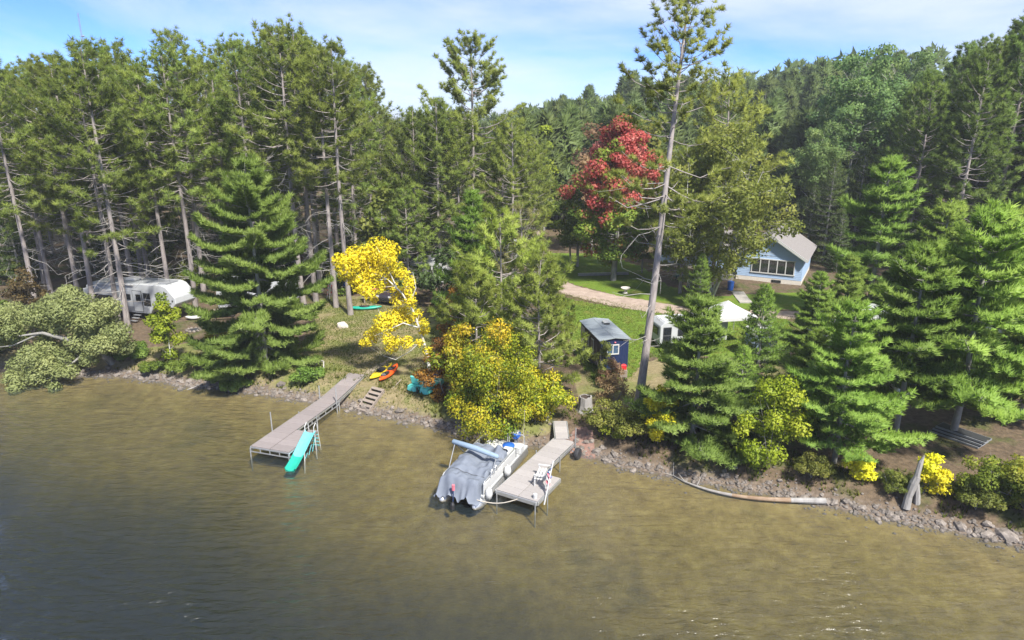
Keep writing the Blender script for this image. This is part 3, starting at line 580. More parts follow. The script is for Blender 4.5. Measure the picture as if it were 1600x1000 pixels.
# ------------------------------------------------------------------ house
def house():
    a = math.radians(28); org = on(1251, 446); t = thing('house', (org[0], org[1], org[2] - .1), 'pale blue lakeside house with grey shingled gable, a row of tall windows and front steps', 'house', PI - a)
    # local: +x runs left along the front, -y towards the lake is negated by the turn, so the front face looks along +y
    W, Dp, H, pk = 6.2, 8.5, 2.75, 1.95
    MB().box((W / 2, -Dp / 2, .25), (W, Dp, .5)).build('foundation', M_found, t)
    wl_ = MB().prism([(0, .5), (W, .5), (W, H), (W / 2, H + pk), (0, H)], -Dp + .02, -.02); wl_.build('wall', M_lblue, t)
    lap = MB()
    for i in range(13): lap.box((W / 2, -.012, .62 + i * .17), (W - .02, .03, .155), rx=.08)
    for i in range(9):
        z = H + .12 + i * .17; hw = W / 2 * (1 - (z - H) / pk) - .1
        if hw > .2: lap.box((W / 2, -.012, z), (hw * 2, .03, .155), rx=.08)
    tag(lap.build('lap_siding', M_lblue, t), kind='stuff')
    rf = MB(); k = math.hypot(W / 2 + .45, pk * (W / 2 + .45) / (W / 2)); an = math.atan2(pk, W / 2)
    for s in (-1, 1):
        xm = W / 2 + s * (W / 2 + .45) / 2; zm = H + pk - pk * (W / 2 + .45) / W + .1
        rf.box((xm, -Dp / 2, zm), (k, Dp + .9, .12), ry=s * an)
    ro = rf.build('roof', M_shing, t)
    for s in (-1, 1):
        xm = W / 2 + s * (W / 2 + .45) / 2; zm = H + pk - pk * (W / 2 + .45) / W + .06
        MB().box((xm, .47, zm), (k, .04, .24), ry=s * an).build('fascia', M_white, ro)
    wf = MB()
    x0, x1, z0, z1 = .75, 4.75, 1.05, 2.35
    for i in range(6): wf.box((x0 + (x1 - x0) * i / 5, .03, (z0 + z1) / 2), (.09, .09, z1 - z0 + .18))
    for z in (z0 - .05, z1 + .05): wf.box(((x0 + x1) / 2, .04, z), (x1 - x0 + .2, .1, .1))
    wi = wf.build('window', M_white, t)
    for i in range(5):
        c = x0 + (x1 - x0) * (i + .5) / 5; MB().box((c, .012, (z0 + z1) / 2), (.7, .02, z1 - z0)).build('pane', M_glass, wi)
    b = MB().box((2.3, .012, .27), (.9, .05, .26)).build('basement_window', M_dgrey, t); MB().box((2.3, .03, .27), (.8, .04, .18)).build('pane', M_glass, b)
    # long side wing set back to the left of the gable, its eave towards the lake
    x2, y2 = 15.5, -2.6
    MB().box(((W + x2) / 2, y2 - 2.9, .25), (x2 - W, 5.8, .5)).build('foundation', M_found, t)
    MB().box(((W + x2) / 2, y2 - 2.9, 1.6), (x2 - W - .03, 5.76, 2.2)).build('wall', M_lblue, t)
    an2 = math.radians(24); r2 = MB()
    for s in (-1, 1): r2.box(((W + x2) / 2 + .2, y2 - 2.9 + s * 1.65, 3.35), (x2 - W + .7, 3.75, .12), rx=-s * an2)
    r2o = r2.build('roof', M_shing, t); MB().box(((W + x2) / 2 + .2, y2 + .5, 2.55), (x2 - W + .7, .04, .2)).build('fascia', M_white, r2o)
    g = MB().prism([(y2 - 5.75, 2.7), (y2 - .05, 2.7), (y2 - 2.9, 3.95)], 0, .2); g.v = [(x2 - .25 + v[1], v[0], v[2]) for v in g.v]; g.build('gable_end', M_lblue, t)
    for c, w_ in ((13.2, 1.3), (10.4, 1.1)):
        f = MB().box((c, y2 + .03, 1.7), (w_, .08, 1.2)).build('window', M_white, t); MB().box((c, y2 + .06, 1.7), (w_ - .2, .06, 1.0)).build('pane', M_glass, f)
    d = MB().box((7.1, y2 + .04, 1.55), (.95, .07, 2.05)).build('door', M_white, t); MB().box((7.1, y2 + .08, 1.95), (.6, .03, .9)).build('door_glass', M_glass, d)
    MB().box((7.1, y2 + 1.2, .22), (2.0, 2.4, .44)).build('porch', M_conc, t)
    for i in range(4): MB().box((7.1, y2 + 2.55 + i * .3, .36 - i * .1), (1.5, .3, .14)).build('step', M_conc, t)
    for s in (-1, 1): MB().tube([(7.1 + s * .72, y2 + 3.5, .0), (7.1 + s * .72, y2 + 3.5, .85), (7.1 + s * .72, y2 + 2.4, 1.3), (7.1 + s * .72, y2 + .3, 1.35), (7.1 + s * .72, y2 + .3, .4)], .025, 6).build('handrail', M_galv, t)
house()
def slabs(name, pts, w_, label):
    a, b = on(*pts[0]), on(*pts[1]); n = 4; t = thing(name, a, label, 'walkway'); d = (b - a)
    for i in range(n):
        c = a + d * (i + .5) / n; MB().box((c[0] - a[0], c[1] - a[1], gz(c[0], c[1]) + .02 - a[2]), (w_, np.hypot(*d[:2]) / n - .03, .1), rz=math.atan2(d[1], d[0]) - PI / 2).build('slab', M_conc, t)
slabs('walkway', ((1166, 474), (1152, 456)), 1.15, 'short concrete walkway from the house steps across the lawn to the drive')
def beam(name, p, q, r, m, label, cat):
    a, b = on(*p), on(*q); t = MB().bar((0, 0, r), tuple(b - a + [0, 0, r]), r * 2, r * 2).build(name, m, bevel=.02); t.location = a; return tag(t, label, cat)
beam('timber_edging', (903, 431), (982, 429), .14, M_conc, 'long pale edging timber lying in the grass under the red maple', 'timber')
def bench(pos, rz):
    t = thing('garden_bench', pos, 'white slatted garden bench on the lawn before the blue house', 'bench', rz)
    for i in range(3): MB().box((0, -.16 + i * .16, .45), (1.5, .12, .04)).build('seat_slat', M_white, t)
    for i in range(3): MB().box((0, .28 + i * .03, .6 + i * .15), (1.5, .035, .11)).build('back_slat', M_white, t)
    for s in (-1, 1):
        MB().bar((s * .68, -.2, 0), (s * .68, -.2, .62), .07, .07).build('leg', M_white, t); MB().bar((s * .68, .26, 0), (s * .68, .36, .98), .07, .07).build('leg', M_white, t)
        MB().bar((s * .68, -.25, .63), (s * .68, .3, .63), .08, .04).build('armrest', M_white, t)
bench(on(1086, 452), .15)
o = MB().lathe([(.12, 0), (.26, .03), (.24, .12), (.14, .2), (.16, .34), (.42, .5), (.46, .62), (.40, .62), (.36, .5), (.0, .48)], n=16).build('stone_planter', M_found, smooth=True); o.location = on(977, 459); tag(o, 'pale stone urn planter on the lawn edge between the maple and the tall pine', 'planter')
o = MB().lathe([(.26, 0), (.31, .75), (.34, .78), (.34, .84), (.30, .86), (.08, .92)], n=14).build('blue_bin', M_blue, smooth=False); o.location = on(1141, 453); tag(o, 'small blue rubbish bin beside the house steps', 'bin')
def picnic_table(pos, rz, m, label):
    t = thing('picnic_table', pos, label, 'table', rz)
    for i in range(5): MB().box((0, -.32 + i * .16, .75), (1.8, .145, .04)).build('top_plank', m, t)
    for s in (-1, 1):
        for k in (0, 1): MB().box((0, s * (.62 + k * .15), .45), (1.8, .135, .04)).build('seat_plank', m, t)
        MB().bar((s * .65, -.75, .4), (s * .65, .75, .4), .05, .1).build('crossbar', m, t)
        for q in (-1, 1): MB().bar((s * .69, q * .65, 0), (s * .69, q * .2, .73), .05, .1).build('leg', m, t)
picnic_table(on(1075, 446) + [0, 1.6, 0], .1, M_green, 'dark green picnic table in the shade behind the white garden bench')
picnic_table(on(352, 497), .2, M_wood, 'grey wooden picnic table behind the big white pine near the water')
def pole():
    p = colx(902, 74); t = thing('utility_pole', p, 'wooden utility pole with a pale transformer can beside the red maple', 'utility pole')
    h = top_z(297, 74) - p[2]; MB().tube([(0, 0, 0), (0, 0, h)], [.16, .11], 8).build('pole', M_palewood, t); MB().bar((-1.1, 0, h - .6), (.5, 0, h - .6), .1, .12).build('crossarm', M_palewood, t)
    MB().lathe([(.05, 0), (.22, .02), (.24, .1), (.24, .75), (.2, .84), (.06, .88)], (-.42, -.1, h - 2.0)).build('transformer', M_grey if 0 else M_found, t); MB().tube([(-.42, -.1, h - 1.12), (-.42, -.1, h - .9)], .04, 6).build('bushing', M_grey, t)
pole()
def mast():
    Y = 135; p = colx(171, Y); h = top_z(20, Y) - p[2]; t = thing('radio_mast', p, 'thin lattice radio mast beyond the trees against the sky', 'mast'); f = MB()
    for a in range(3): c = (.2 * math.cos(a * 2.09), .2 * math.sin(a * 2.09)); f.tube([(*c, 0), (c[0] * .6, c[1] * .6, h)], .025, 4)
    n = 40
    for i in range(n):
        for a in range(3):
            b = (a + 1) % 3; k0 = 1 - .4 * i / n; k1 = 1 - .4 * (i + 1) / n
            f.bar((.2 * k0 * math.cos(a * 2.09), .2 * k0 * math.sin(a * 2.09), h * i / n), (.2 * k1 * math.cos(b * 2.09), .2 * k1 * math.sin(b * 2.09), h * (i + 1) / n), .02, .02)
    tag(f.build('lattice', M_grey, t), kind='stuff')
    MB().tube([(-.5, 0, h - 4), (.5, 0, h - 4)], .05, 6).build('antenna_arm', M_grey, t); MB().lathe([(.05, 0), (.25, .1), (.25, .2), (.05, .3)], (.3, 0, h - 4.1)).build('dish', M_grey, t)
mast()

# ------------------------------------------------------------------ campers, cars, tents
def wheel(t, c, r=.34, w_=.24, axis='y'):
    o = MB().lathe([(r * .55, -w_ / 2), (r * .95, -w_ / 2), (r, -w_ * .3), (r, w_ * .3), (r * .95, w_ / 2), (r * .55, w_ / 2)], n=18).build('wheel', M_rubber, t, smooth=False); o.location = c; o.rotation_euler = (PI / 2, 0, 0)
    MB().lathe([(.02, -w_ * .42), (r * .54, -w_ * .5), (r * .54, w_ * .5), (.02, w_ * .42)], n=14).build('rim', M_alu, o)
def rv_window(t, x, z, w_, h, y=-.01):
    f = MB().box((x, y, z), (w_, .05, h)).build('window', M_dgrey, t, bevel=.02); MB().box((x, y - .02, z), (w_ - .1, .03, h - .1)).build('pane', M_glass, f)
def fifth_wheel():
    a, b = on(142, 490), on(280, 506); L = np.hypot(*(b - a)[:2]); t = thing('camper', (a[0], a[1], min(a[2], b[2])), 'long white fifth-wheel camper with grey lower band parked under the left pines', 'camper', math.atan2(b[1] - a[1], b[0] - a[0])); t.scale = (1, .95, .86)
    k = L / 11.4; W = 2.5; prof = [(0, .75), (8.0 * k, .75), (8.5 * k, 1.55), (10.9 * k, 1.55), (11.35 * k, 2.0), (11.3 * k, 2.6), (10.4 * k, 3.55), (9.8 * k, 3.75), (6 * k, 3.68), (.4, 3.42), (0, 3.1)]
    MB().prism(prof, 0, W).build('body', M_rv, t, bevel=.05)
    MB().box((4 * k, -.012, 1.05), (7.9 * k, .03, .6)).build('lower_band', M_grey, t)
    MB().box((9.4 * k, W / 2, 3.78), (.9, 1.4, .06)).build('roof_hatch', M_grey, t); MB().box((5.0 * k, W / 2, 3.85), (1.0, .8, .3)).build('air_conditioner', M_white, t, bevel=.06); MB().box((2.2 * k, W / 2, 3.66), (.5, .5, .16)).build('roof_vent', M_white, t, bevel=.04)
    s = MB().box((2.6 * k, -.35, 2.0), (3.6, .7, 2.0)).build('slide_out', M_rv, t, bevel=.03); MB().box((2.6 * k, -.72, 2.15), (2.6, .04, .8)).build('pane', M_glass, s)
    d = MB().box((6.6 * k, -.012, 1.95), (1.0, .05, 2.15)).build('door', M_dgrey, t); MB().box((6.6 * k, -.03, 1.95), (.9, .04, 2.05)).build('door_panel', M_rv, d); MB().box((6.75 * k, -.05, 2.3), (.5, .03, .7)).build('door_glass', M_glass, d)
    rv_window(t, 7.8 * k, 2.55, .75, .6, -.02); rv_window(t, 7.8 * k, 1.85, .75, .6, -.02); rv_window(t, 5.2 * k, 2.3, .9, .6, -.02)
    MB().box((10.0 * k, -.012, 2.0), (1.6 * k, .03, .08)).build('trim_line', M_dgrey, t); MB().lathe([(.05, 0), (.07, .1)], (11.0 * k, -.03, 2.25), 8).build('marker_light', M_dgrey, t)
    MB().tube([(.8, -.08, 3.36), (6.3 * k, -.08, 3.6)], .09, 8).build('rolled_awning', M_white, t)
    for x in (3.5, 4.5): wheel(t, (x * k, .1, .34)); wheel(t, (x * k, W - .1, .34))
    for s_ in (.3, W - .3): MB().box((9.0 * k, s_, .75), (.12, .12, 1.6)).build('landing_leg', M_dgrey, t)
    st = MB()
    for i in range(3): st.box((6.6 * k, -.3 - i * .25, .6 - i * .22), (.7, .24, .04))
    tag(st.build('entry_step', M_galv, t), kind='stuff')
fifth_wheel()
def trailer(pos, rz, L, label, H=2.7, front='slant', stripe=M_grey, W=2.3):
    t = thing('travel_trailer', pos, label, 'camper', rz)
    prof = [(.15, .55), (L - .3, .55), (L, 1.2), (L - .1, 1.9), (L - .75, H + .2), (L - 1.4, H + .3), (.5, H + .3), (.1, H), (0, 1.2)]
    MB().prism(prof, 0, W).build('body', M_rv, t, bevel=.05); MB().box((L / 2 - .1, -.012, 1.02), (L - .6, .03, .3)).build('stripe', stripe, t)
    rv_window(t, L * .25, 1.95, 1.0, .6, -.02); rv_window(t, L * .78, 1.95, .9, .6, -.02)
    d = MB().box((L * .55, -.012, 1.65), (.75, .05, 1.9)).build('door', M_white, t); MB().box((L * .55, -.04, 2.1), (.45, .03, .5)).build('door_glass', M_glass, d)
    MB().box((L * .5, W / 2, H + .42), (.9, .7, .28)).build('air_conditioner', M_white, t, bevel=.05); MB().box((L * .2, W / 2, H + .35), (.4, .4, .14)).build('roof_vent', M_white, t)
    we = MB().box((-.012, W / 2, 1.9), (.05, 1.3, .7)).build('end_window', M_dgrey, t); MB().box((-.035, W / 2, 1.9), (.03, 1.2, .6)).build('pane', M_glass, we)
    for x in (L * .42, L * .52): wheel(t, (x, .1, .34)); wheel(t, (x, W - .1, .34))
    MB().bar((L - .2, W / 2, .55), (L + 1.2, W / 2, .5), .1, .12).build('hitch', M_dgrey, t); return t
trailer(on(372, 495) + [-2.0, 0.6, 0], .05, 6.8, 'white travel trailer mostly hidden behind the big white pine near the shore')
trailer(on(640, 452) + [0, .5, 0], -.15, 3.6, 'grey and white camper behind the yellow tree, roof showing over its leaves', H=2.6)
trailer(colx(775, 74) + [-2, 0, 0], .1, 5.5, 'white camper glimpsed through the dead pine branches above the dock bush')
R1 = on(1030, 547)
def front_camper():
    t = thing('travel_trailer', R1 + [0, 0, -.05], 'low white camper with dark side windows behind the front white pine', 'camper', math.radians(11))
    L, W, H = 5.4, 2.0, 1.95; MB().prism([(.0, .5), (L, .5), (L, H), (L - .3, H + .2), (.3, H + .2), (0, H - .1)], 0, W).build('body', M_rv, t, bevel=.04)
    MB().box((L / 2, W / 2, H + .215), (L - .8, W - .16, .03)).build('roof_membrane', mat('roof_membrane', (.56, .57, .60), .6, var=.1), t)
    for z in (.85, 1.48):
        f = MB().box((.55, -.015, z), (.65, .05, .62)).build('window', M_dgrey, t, bevel=.01); MB().box((.55, -.04, z), (.55, .03, .52)).build('pane', M_glass, f)
    for x in (1.7, 2.9): rv_window(t, x, 1.35, .65, .55, -.02)
    f = MB().box((-.015, W / 2, 1.4), (.05, 1.3, .6)).build('end_window', M_dgrey, t); MB().box((-.04, W / 2, 1.4), (.03, 1.18, .48)).build('pane', M_glass, f)
    MB().box((4.1, -.015, 1.2), (.75, .04, 1.4)).build('door', M_white, t); MB().box((3.2, W / 2, H + .36), (.9, .7, .26)).build('air_conditioner', M_white, t, bevel=.05)
    MB().box((L / 2, -.012, .75), (L - .3, .03, .25)).build('stripe', M_grey, t)
    for x in (2.7, 3.5): wheel(t, (x, .1, .33)); wheel(t, (x, W - .1, .33))
front_camper()
def canopy(pos, s, label, side=False, hgt=2.1, pk=.9, n=4, rz=.3, name='canopy_tent'):
    t = thing(name, pos, label, 'tent', rz); c = [(s * math.cos(2 * PI * k / n + PI / n), s * math.sin(2 * PI * k / n + PI / n)) for k in range(n)]
    m = MB(); V = []; 
    for k in range(n):
        a, b = c[k], c[(k + 1) % n]; rows = 5
        for i in range(rows):
            f0, f1 = i / rows, (i + 1) / rows; z = lambda f: hgt + pk * (1 - f) ** 1.25
            m.add([(a[0] * f0, a[1] * f0, z(f0)), (a[0] * f1, a[1] * f1, z(f1)), (b[0] * f1, b[1] * f1, z(f1)), (b[0] * f0, b[1] * f0, z(f0))], [(0, 1, 2, 3)])
        m.add([(*a, hgt), (*b, hgt), (*b, hgt - .25), (*a, hgt - .25)], [(0, 1, 2, 3)])
    m.build('canopy', M_white, t)
    for x, y in c: MB().tube([(x * .97, y * .97, 0), (x * .97, y * .97, hgt)], .025, 6).build('leg', M_galv, t)
    if side:
        for k in range(n):
            a, b = c[k], c[(k + 1) % n]; d = (b[0] - a[0], b[1] - a[1]); MB().bar((a[0] * .96, a[1] * .96, hgt - .75), (b[0] * .96, b[1] * .96, hgt - .75), .02, 1.0).build('screen_panel', M_boot, t)
canopy(on(1132, 532), 2.3, 'white peaked shade canopy beside the white camper, half hidden by a slender pine', hgt=2.3, pk=.9, rz=.2)
canopy(on(1186, 556), 1.12, 'small six-sided white tent with pale blue sides, right of the canopy', True, 2.1, .35, 6, .1, 'screen_tent')
for p, L, r, lb in (((1372, 575), 6.5, .25, 'white camper roof glimpsed through the pines, leftmost of the three on the right bank'), ((1478, 570), 6.2, .1, 'white camper roof glimpsed through the pines, middle of the three on the right bank'), ((1562, 580), 6.0, -.1, 'white camper roof glimpsed through the pines, rightmost of the three on the right bank')):
    trailer(on(*p) + [-2.6, 2.5, 0], r, L, lb)
def jon_boat():
    p = on(1450, 612); t = thing('rowing_boat', p, 'upturned pale aluminium rowing boat on the ground between the right hand pines', 'boat', -.1); m = MB(); n = 9; V = []
    for i in range(n):
        u = i / (n - 1); w_ = .72 * (1 - .85 * max(0, (u - .55) / .45) ** 2); z = .5 + .05 * math.sin(u * 3)
        V += [(-2 + 4 * u, -w_, .02), (-2 + 4 * u, -w_ * .8, z * .75), (-2 + 4 * u, 0, z), (-2 + 4 * u, w_ * .8, z * .75), (-2 + 4 * u, w_, .02)]
    m.add(V, [(i * 5 + k, i * 5 + k + 1, (i + 1) * 5 + k + 1, (i + 1) * 5 + k) for i in range(n - 1) for k in range(4)] + [(0, 1, 2, 3, 4), tuple((n - 1) * 5 + k for k in (4, 3, 2, 1, 0))]); m.build('hull', M_alu, t, smooth=True)
    MB().bar((-1.9, 0, .53), (1.7, 0, .53), .04, .05).build('keel', M_galv, t)
jon_boat()
def car(pos, rz, label):
    t = thing('parked_car', pos, label, 'car', rz); M_car = mat('dark_car_paint', (.055, .05, .06), .25, .3, var=.05, coat=.6)
    low = [(-2.3, .35), (-2.3, .8), (-2.2, 1.0), (-.9, 1.05), (2.2, 1.05), (2.3, .8), (2.3, .35)]; MB().prism(low, -.9, .9).build('body', M_car, t, bevel=.07)
    MB().prism([(-.95, 1.05), (-.25, 1.65), (1.7, 1.68), (2.15, 1.05)], -.8, .8).build('cabin', M_car, t, bevel=.05)
    MB().add([(-.93, -.7, 1.1), (-.93, .7, 1.1), (-.32, .62, 1.62), (-.32, -.62, 1.62)], [(0, 1, 2, 3)]).build('windscreen', M_glass, t)
    bpy.context.view_layer.update(); t.children[-1].location = (-.03, 0, .02)
    for s in (-1, 1):
        MB().add([(-.75, s * .815, 1.1), (.6, s * .815, 1.1), (.6, s * .815, 1.58), (-.2, s * .815, 1.58)], [(0, 1, 2, 3)]).build('side_window', M_glass, t); MB().add([(.7, s * .815, 1.1), (1.95, s * .815, 1.1), (1.65, s * .815, 1.58), (.7, s * .815, 1.58)], [(0, 1, 2, 3)]).build('side_window', M_glass, t)
        for x in (-1.45, 1.4): wheel(t, (x, s * .82, .34))
        MB().box((-2.3, s * .65, .82), (.06, .35, .16)).build('headlight', M_white, t, bevel=.02)
    MB().box((-2.32, 0, .6), (.05, 1.3, .22)).build('grille', M_black, t)
car(on(607, 474) + [.5, 1.4, 0], PI / 2 - .35, 'dark car parked behind the yellow tree with its bonnet towards the lake')

# ------------------------------------------------------------------ navy ice shack
def shack():
    fr, fl, bl = on(980, 582), on(936, 586), on(917, 552); c = fr; a = math.atan2(fl[1] - fr[1], fl[0] - fr[0])
    t = thing('cabin_trailer', (fr[0], fr[1], fr[2]), 'small navy cabin on a trailer with a pale grey metal roof and white framed window', 'cabin', a)
    W, L, H, pk = 2.0, 4.5, 2.4, .14          # local +x left along the front, -y away from the lake
    MB().prism([(0, .4), (W, .4), (W, H), (W / 2, H + pk), (0, H)], -L, 0).build('wall', M_navy, t)
    for i in range(11):
        if i != 5: pass
    tr = MB()
    for i in range(12): tr.box((.06 + i * (W - .12) / 11, .006, (.42 + H) / 2), (.03, .022, H - .46))
    tag(tr.build('batten', M_navy, t), kind='stuff')
    MB().box((W + .012, -L / 2, 1.35), (.03, L - .02, 1.85)).build('side_cladding', M_brown, t)
    rf = MB(); an = math.atan2(pk, W / 2); k = math.hypot(W / 2 + .12, pk)
    for s in (-1, 1): rf.box((W / 2 + s * (W / 2 + .12) / 2, -L / 2, H + pk / 2 + .05), (k, L + .3, .05), ry=s * an)
    ro = rf.build('roof', M_roof, t); rb = MB()
    for s in (-1, 1):
        for i in range(9): rb.box((W / 2 + s * (W / 2 + .12) / 2, -L - .1 + i * (L + .2) / 8, H + pk / 2 + .085), (k, .03, .03), ry=s * an)
    tag(rb.build('standing_seam', M_roof, ro), kind='stuff')
    MB().box((W / 2, -L / 2, H + pk + .075), (.24, L + .3, .03)).build('ridge_cap', M_roof, ro)
    v = MB().box((W * .30, -L * .70, H + pk * .6 + .2), (.45, .5, .2)).build('roof_vent', M_white, ro, bevel=.03); MB().box((W * .30, -L * .70 + .27, H + pk * .6 + .18), (.4, .04, .14)).build('vent_opening', M_dgrey, v)
    f = MB()
    for x in (.72, 1.12, 1.52): f.box((x, .03, 1.75), (.07, .07, .68))
    for z in (1.43, 2.07): f.box((1.12, .035, z), (.87, .075, .07))
    wi = f.build('window', M_white, t)
    for x in (.92, 1.32): MB().box((x, .015, 1.75), (.34, .03, .58)).build('pane', mat('sky_glass', (.05, .10, .18), .08, spec=.9), wi)
    MB().lathe([(.03, 0), (.07, .03), (.06, .08)], (.98, .05, 2.2), 8).build('porch_light', M_pink, t)
    for y, h, z in ((-L * .36, 1.1, 1.5), (-L * .62, .8, 1.6)):
        wf = MB().box((W + .035, y, z), (.05, .55, h)).build('side_window', M_white, t); MB().box((W + .06, y, z), (.03, .4, h - .18)).build('pane', M_glass, wf)
    d = MB().box((W + .04, -L * .87, 1.35), (.05, .75, 1.8)).build('door', M_white, t); MB().lathe([(.02, 0), (.03, .04)], (W + .08, -L * .87 + .28, 1.3), 6).build('handle', M_black, d)
    for s in (.12, W - .12): wheel(t, (s * 1.0, -L * .5, .33))
    MB().box((W / 2, -L / 2, .36), (W - .2, L, .1)).build('chassis', M_dgrey, t); MB().bar((W / 2, -.05, .36), (W / 2, 1.1, .4), .1, .1).build('drawbar', M_dgrey, t)
    return t
shack()
o = MB().box((0, 0, .17), (.36, .24, .34)).box((0, 0, .37), (.2, .05, .06)).build('fuel_can', M_redp, bevel=.03); o.location = tuple(on(973, 588) + [0, -.15, .55]); 
c_ = MB().box((0, 0, .27), (.5, .4, .54)).build('wooden_crate', M_wood, bevel=.02); c_.location = tuple(on(973, 588) + [0, -.15, 0]); tag(c_, 'small wooden crate under a red fuel can at the navy cabin', 'crate')
tag(o, 'red fuel can standing at the lakeward corner of the navy cabin', 'fuel can')

# ------------------------------------------------------------------ left camp things
def barrel(pos, m, label):
    o = MB().lathe([(.25, 0), (.29, .04), (.29, .28), (.31, .3), (.29, .32), (.29, .58), (.31, .6), (.29, .62), (.29, .86), (.26, .9), (.05, .9)], n=16).build('barrel', m); o.location = pos; return tag(o, label, 'barrel')
stand = thing('barrel_stand', on(541, 462) + [0, .3, 0], 'low timber stand carrying the blue barrel beside the grey pine trunk', 'stand')
for x in (-.3, .3):
    for y in (-.3, .3): MB().bar((x, y, 0), (x, y, .9), .09, .09).build('leg', M_wood, stand)
for i in range(4): MB().box((0, -.29 + i * .19, .93), (.78, .17, .05)).build('plank', M_wood, stand)
barrel(tuple(np.array(stand.location) + [0, 0, .955]), M_blue, 'blue plastic barrel on a timber stand left of the yellow tree')
def kayak(name, loc, rz, m, label, L=3.1, W=.72, H=.34, roll=0., seat=M_black, cat='kayak', cock=.9, pitch=0.):
    t = thing(name, loc, label, cat, rz); n = 15; V = []; F_ = []
    for i in range(n):
        u = -1 + 2 * i / (n - 1); w_ = W / 2 * max(.03, (1 - abs(u) ** 2.4)); sheer = .10 * abs(u) ** 2.5; k = 10
        for j in range(k):
            a = 2 * PI * j / k; z = math.sin(a) * (H * .5 if a > PI else H * .42) * (.35 + .65 * (1 - abs(u) ** 3)) + H * .5 + sheer; V.append((L / 2 * u, w_ * math.cos(a) * (1.0), z))
    for i in range(n - 1):
        for j in range(10): F_.append((i * 10 + j, i * 10 + (j + 1) % 10, (i + 1) * 10 + (j + 1) % 10, (i + 1) * 10 + j))
    F_ += [tuple(range(9, -1, -1)), tuple((n - 1) * 10 + j for j in range(10))]
    MB().add(V, F_).build('hull', m, t, smooth=True)
    for cx in ([0.0] if cock < 1 else [-.55, .55]):
        ring = [(cx + .46 * math.cos(a), .24 * math.sin(a), H * .93) for a in [2 * PI * q / 20 for q in range(21)]]
        MB().tube(ring, .022, 6, False).build('cockpit_rim', M_black, t); 
        s = MB().add([(cx + .42 * math.cos(2 * PI * q / 20), .215 * math.sin(2 * PI * q / 20), H * .925) for q in range(20)], [tuple(range(20))]).build('cockpit', M_black, t); MB().box((cx - .26, 0, H * .98), (.05, .3, .2), ry=-.3).build('seat_back', seat, t, bevel=.02)
    for e in (-1, 1): MB().tube([(e * L * .43, -.05, H * .92), (e * L * .43, 0, H * 1.04), (e * L * .43, .05, H * .92)], .012, 5).build('carry_handle', M_black, t)
    MB().box((L * .3, 0, H * .93), (.34, .2, .03)).build('hatch', m if m is not M_yel else M_dgrey, t, bevel=.01)
    t.rotation_euler = (roll, pitch, rz); return t
kA, kB = on(578, 597), on(612, 573)
kd = math.atan2(kB[1] - kA[1], kB[0] - kA[0]); kL = min(3.6, np.hypot(*(kB - kA)[:2]) * 1.0)
km = (kA + kB) / 2; slope = math.atan2(kB[2] - kA[2], kL)
kayak('kayak', tuple(km + [0, 0, .03]), kd, M_yel, 'bright yellow kayak lying on the grass beside the orange-red one', L=kL, roll=.1, cock=.9, pitch=-slope)
rA, rB = on(594, 600), on(622, 574); rd = math.atan2(rB[1] - rA[1], rB[0] - rA[0]); rL = np.hypot(*(rB - rA)[:2]); rm = (rA + rB) / 2
kayak('kayak', tuple(rm + [0, 0, .03]), rd, M_red, 'orange-red kayak with two seat openings lying beside the yellow one', L=rL, W=.78, roll=-.12, seat=M_grey, cock=1.1, pitch=-math.atan2(rB[2] - rA[2], rL))
kayak('kayak', tuple(on(570, 484) + [0, 0, .02]), .1, M_teal2, 'green kayak lying on bare ground at the foot of the grey pine trunk', L=3.0, W=.65)
def rack():
    p = on(588, 474) + [0, .5, 0]; t = thing('kayak_rack', p, 'low dark timber rack holding a red kayak behind the green one', 'rack', .08)
    for x in (-1.1, 1.1):
        for y in (-.4, .4): MB().bar((x, y, 0), (x, y, 1.15), .09, .09).build('post', M_wood, t)
        for z in (.45, 1.0): MB().bar((x, -.5, z), (x, .5, z), .07, .09).build('crossbar', M_wood, t)
    for z in (.52, 1.07):
        for y in (-.38, .0, .38): MB().box((0, y, z), (2.7, .16, .035)).build('shelf_plank', M_wood, t)
    kayak('kayak', tuple(p + [-.1, 0, 1.1]), .1, mat('faded_pink_red_hull', (.46, .05, .12), .4), 'dull red kayak resting on top of the low timber rack', L=2.5, W=.62)
rack()
def poles():
    p = on(518, 465); t = thing('pole_stack', p, 'bundle of red and white banded poles leaning together by the pine branches', 'pole bundle'); rng = random.Random(4)
    for i in range(7):
        a = i * .9; q = (math.cos(a) * .45, math.sin(a) * .35, 0); e = (rng.uniform(-.1, .1), rng.uniform(-.1, .1), rng.uniform(1.8, 2.6)); ps = MB().tube([q, e], .03, 6).build('pole', M_white, t); b = MB(); Q, E_ = Vector(q), Vector(e)
        for k in range(4): b.tube([Q.lerp(E_, .15 + k * .2), Q.lerp(E_, .22 + k * .2)], .036, 6)
        if i % 2 == 0: tag(b.build('red_band', M_redp, ps), kind='stuff')
poles()
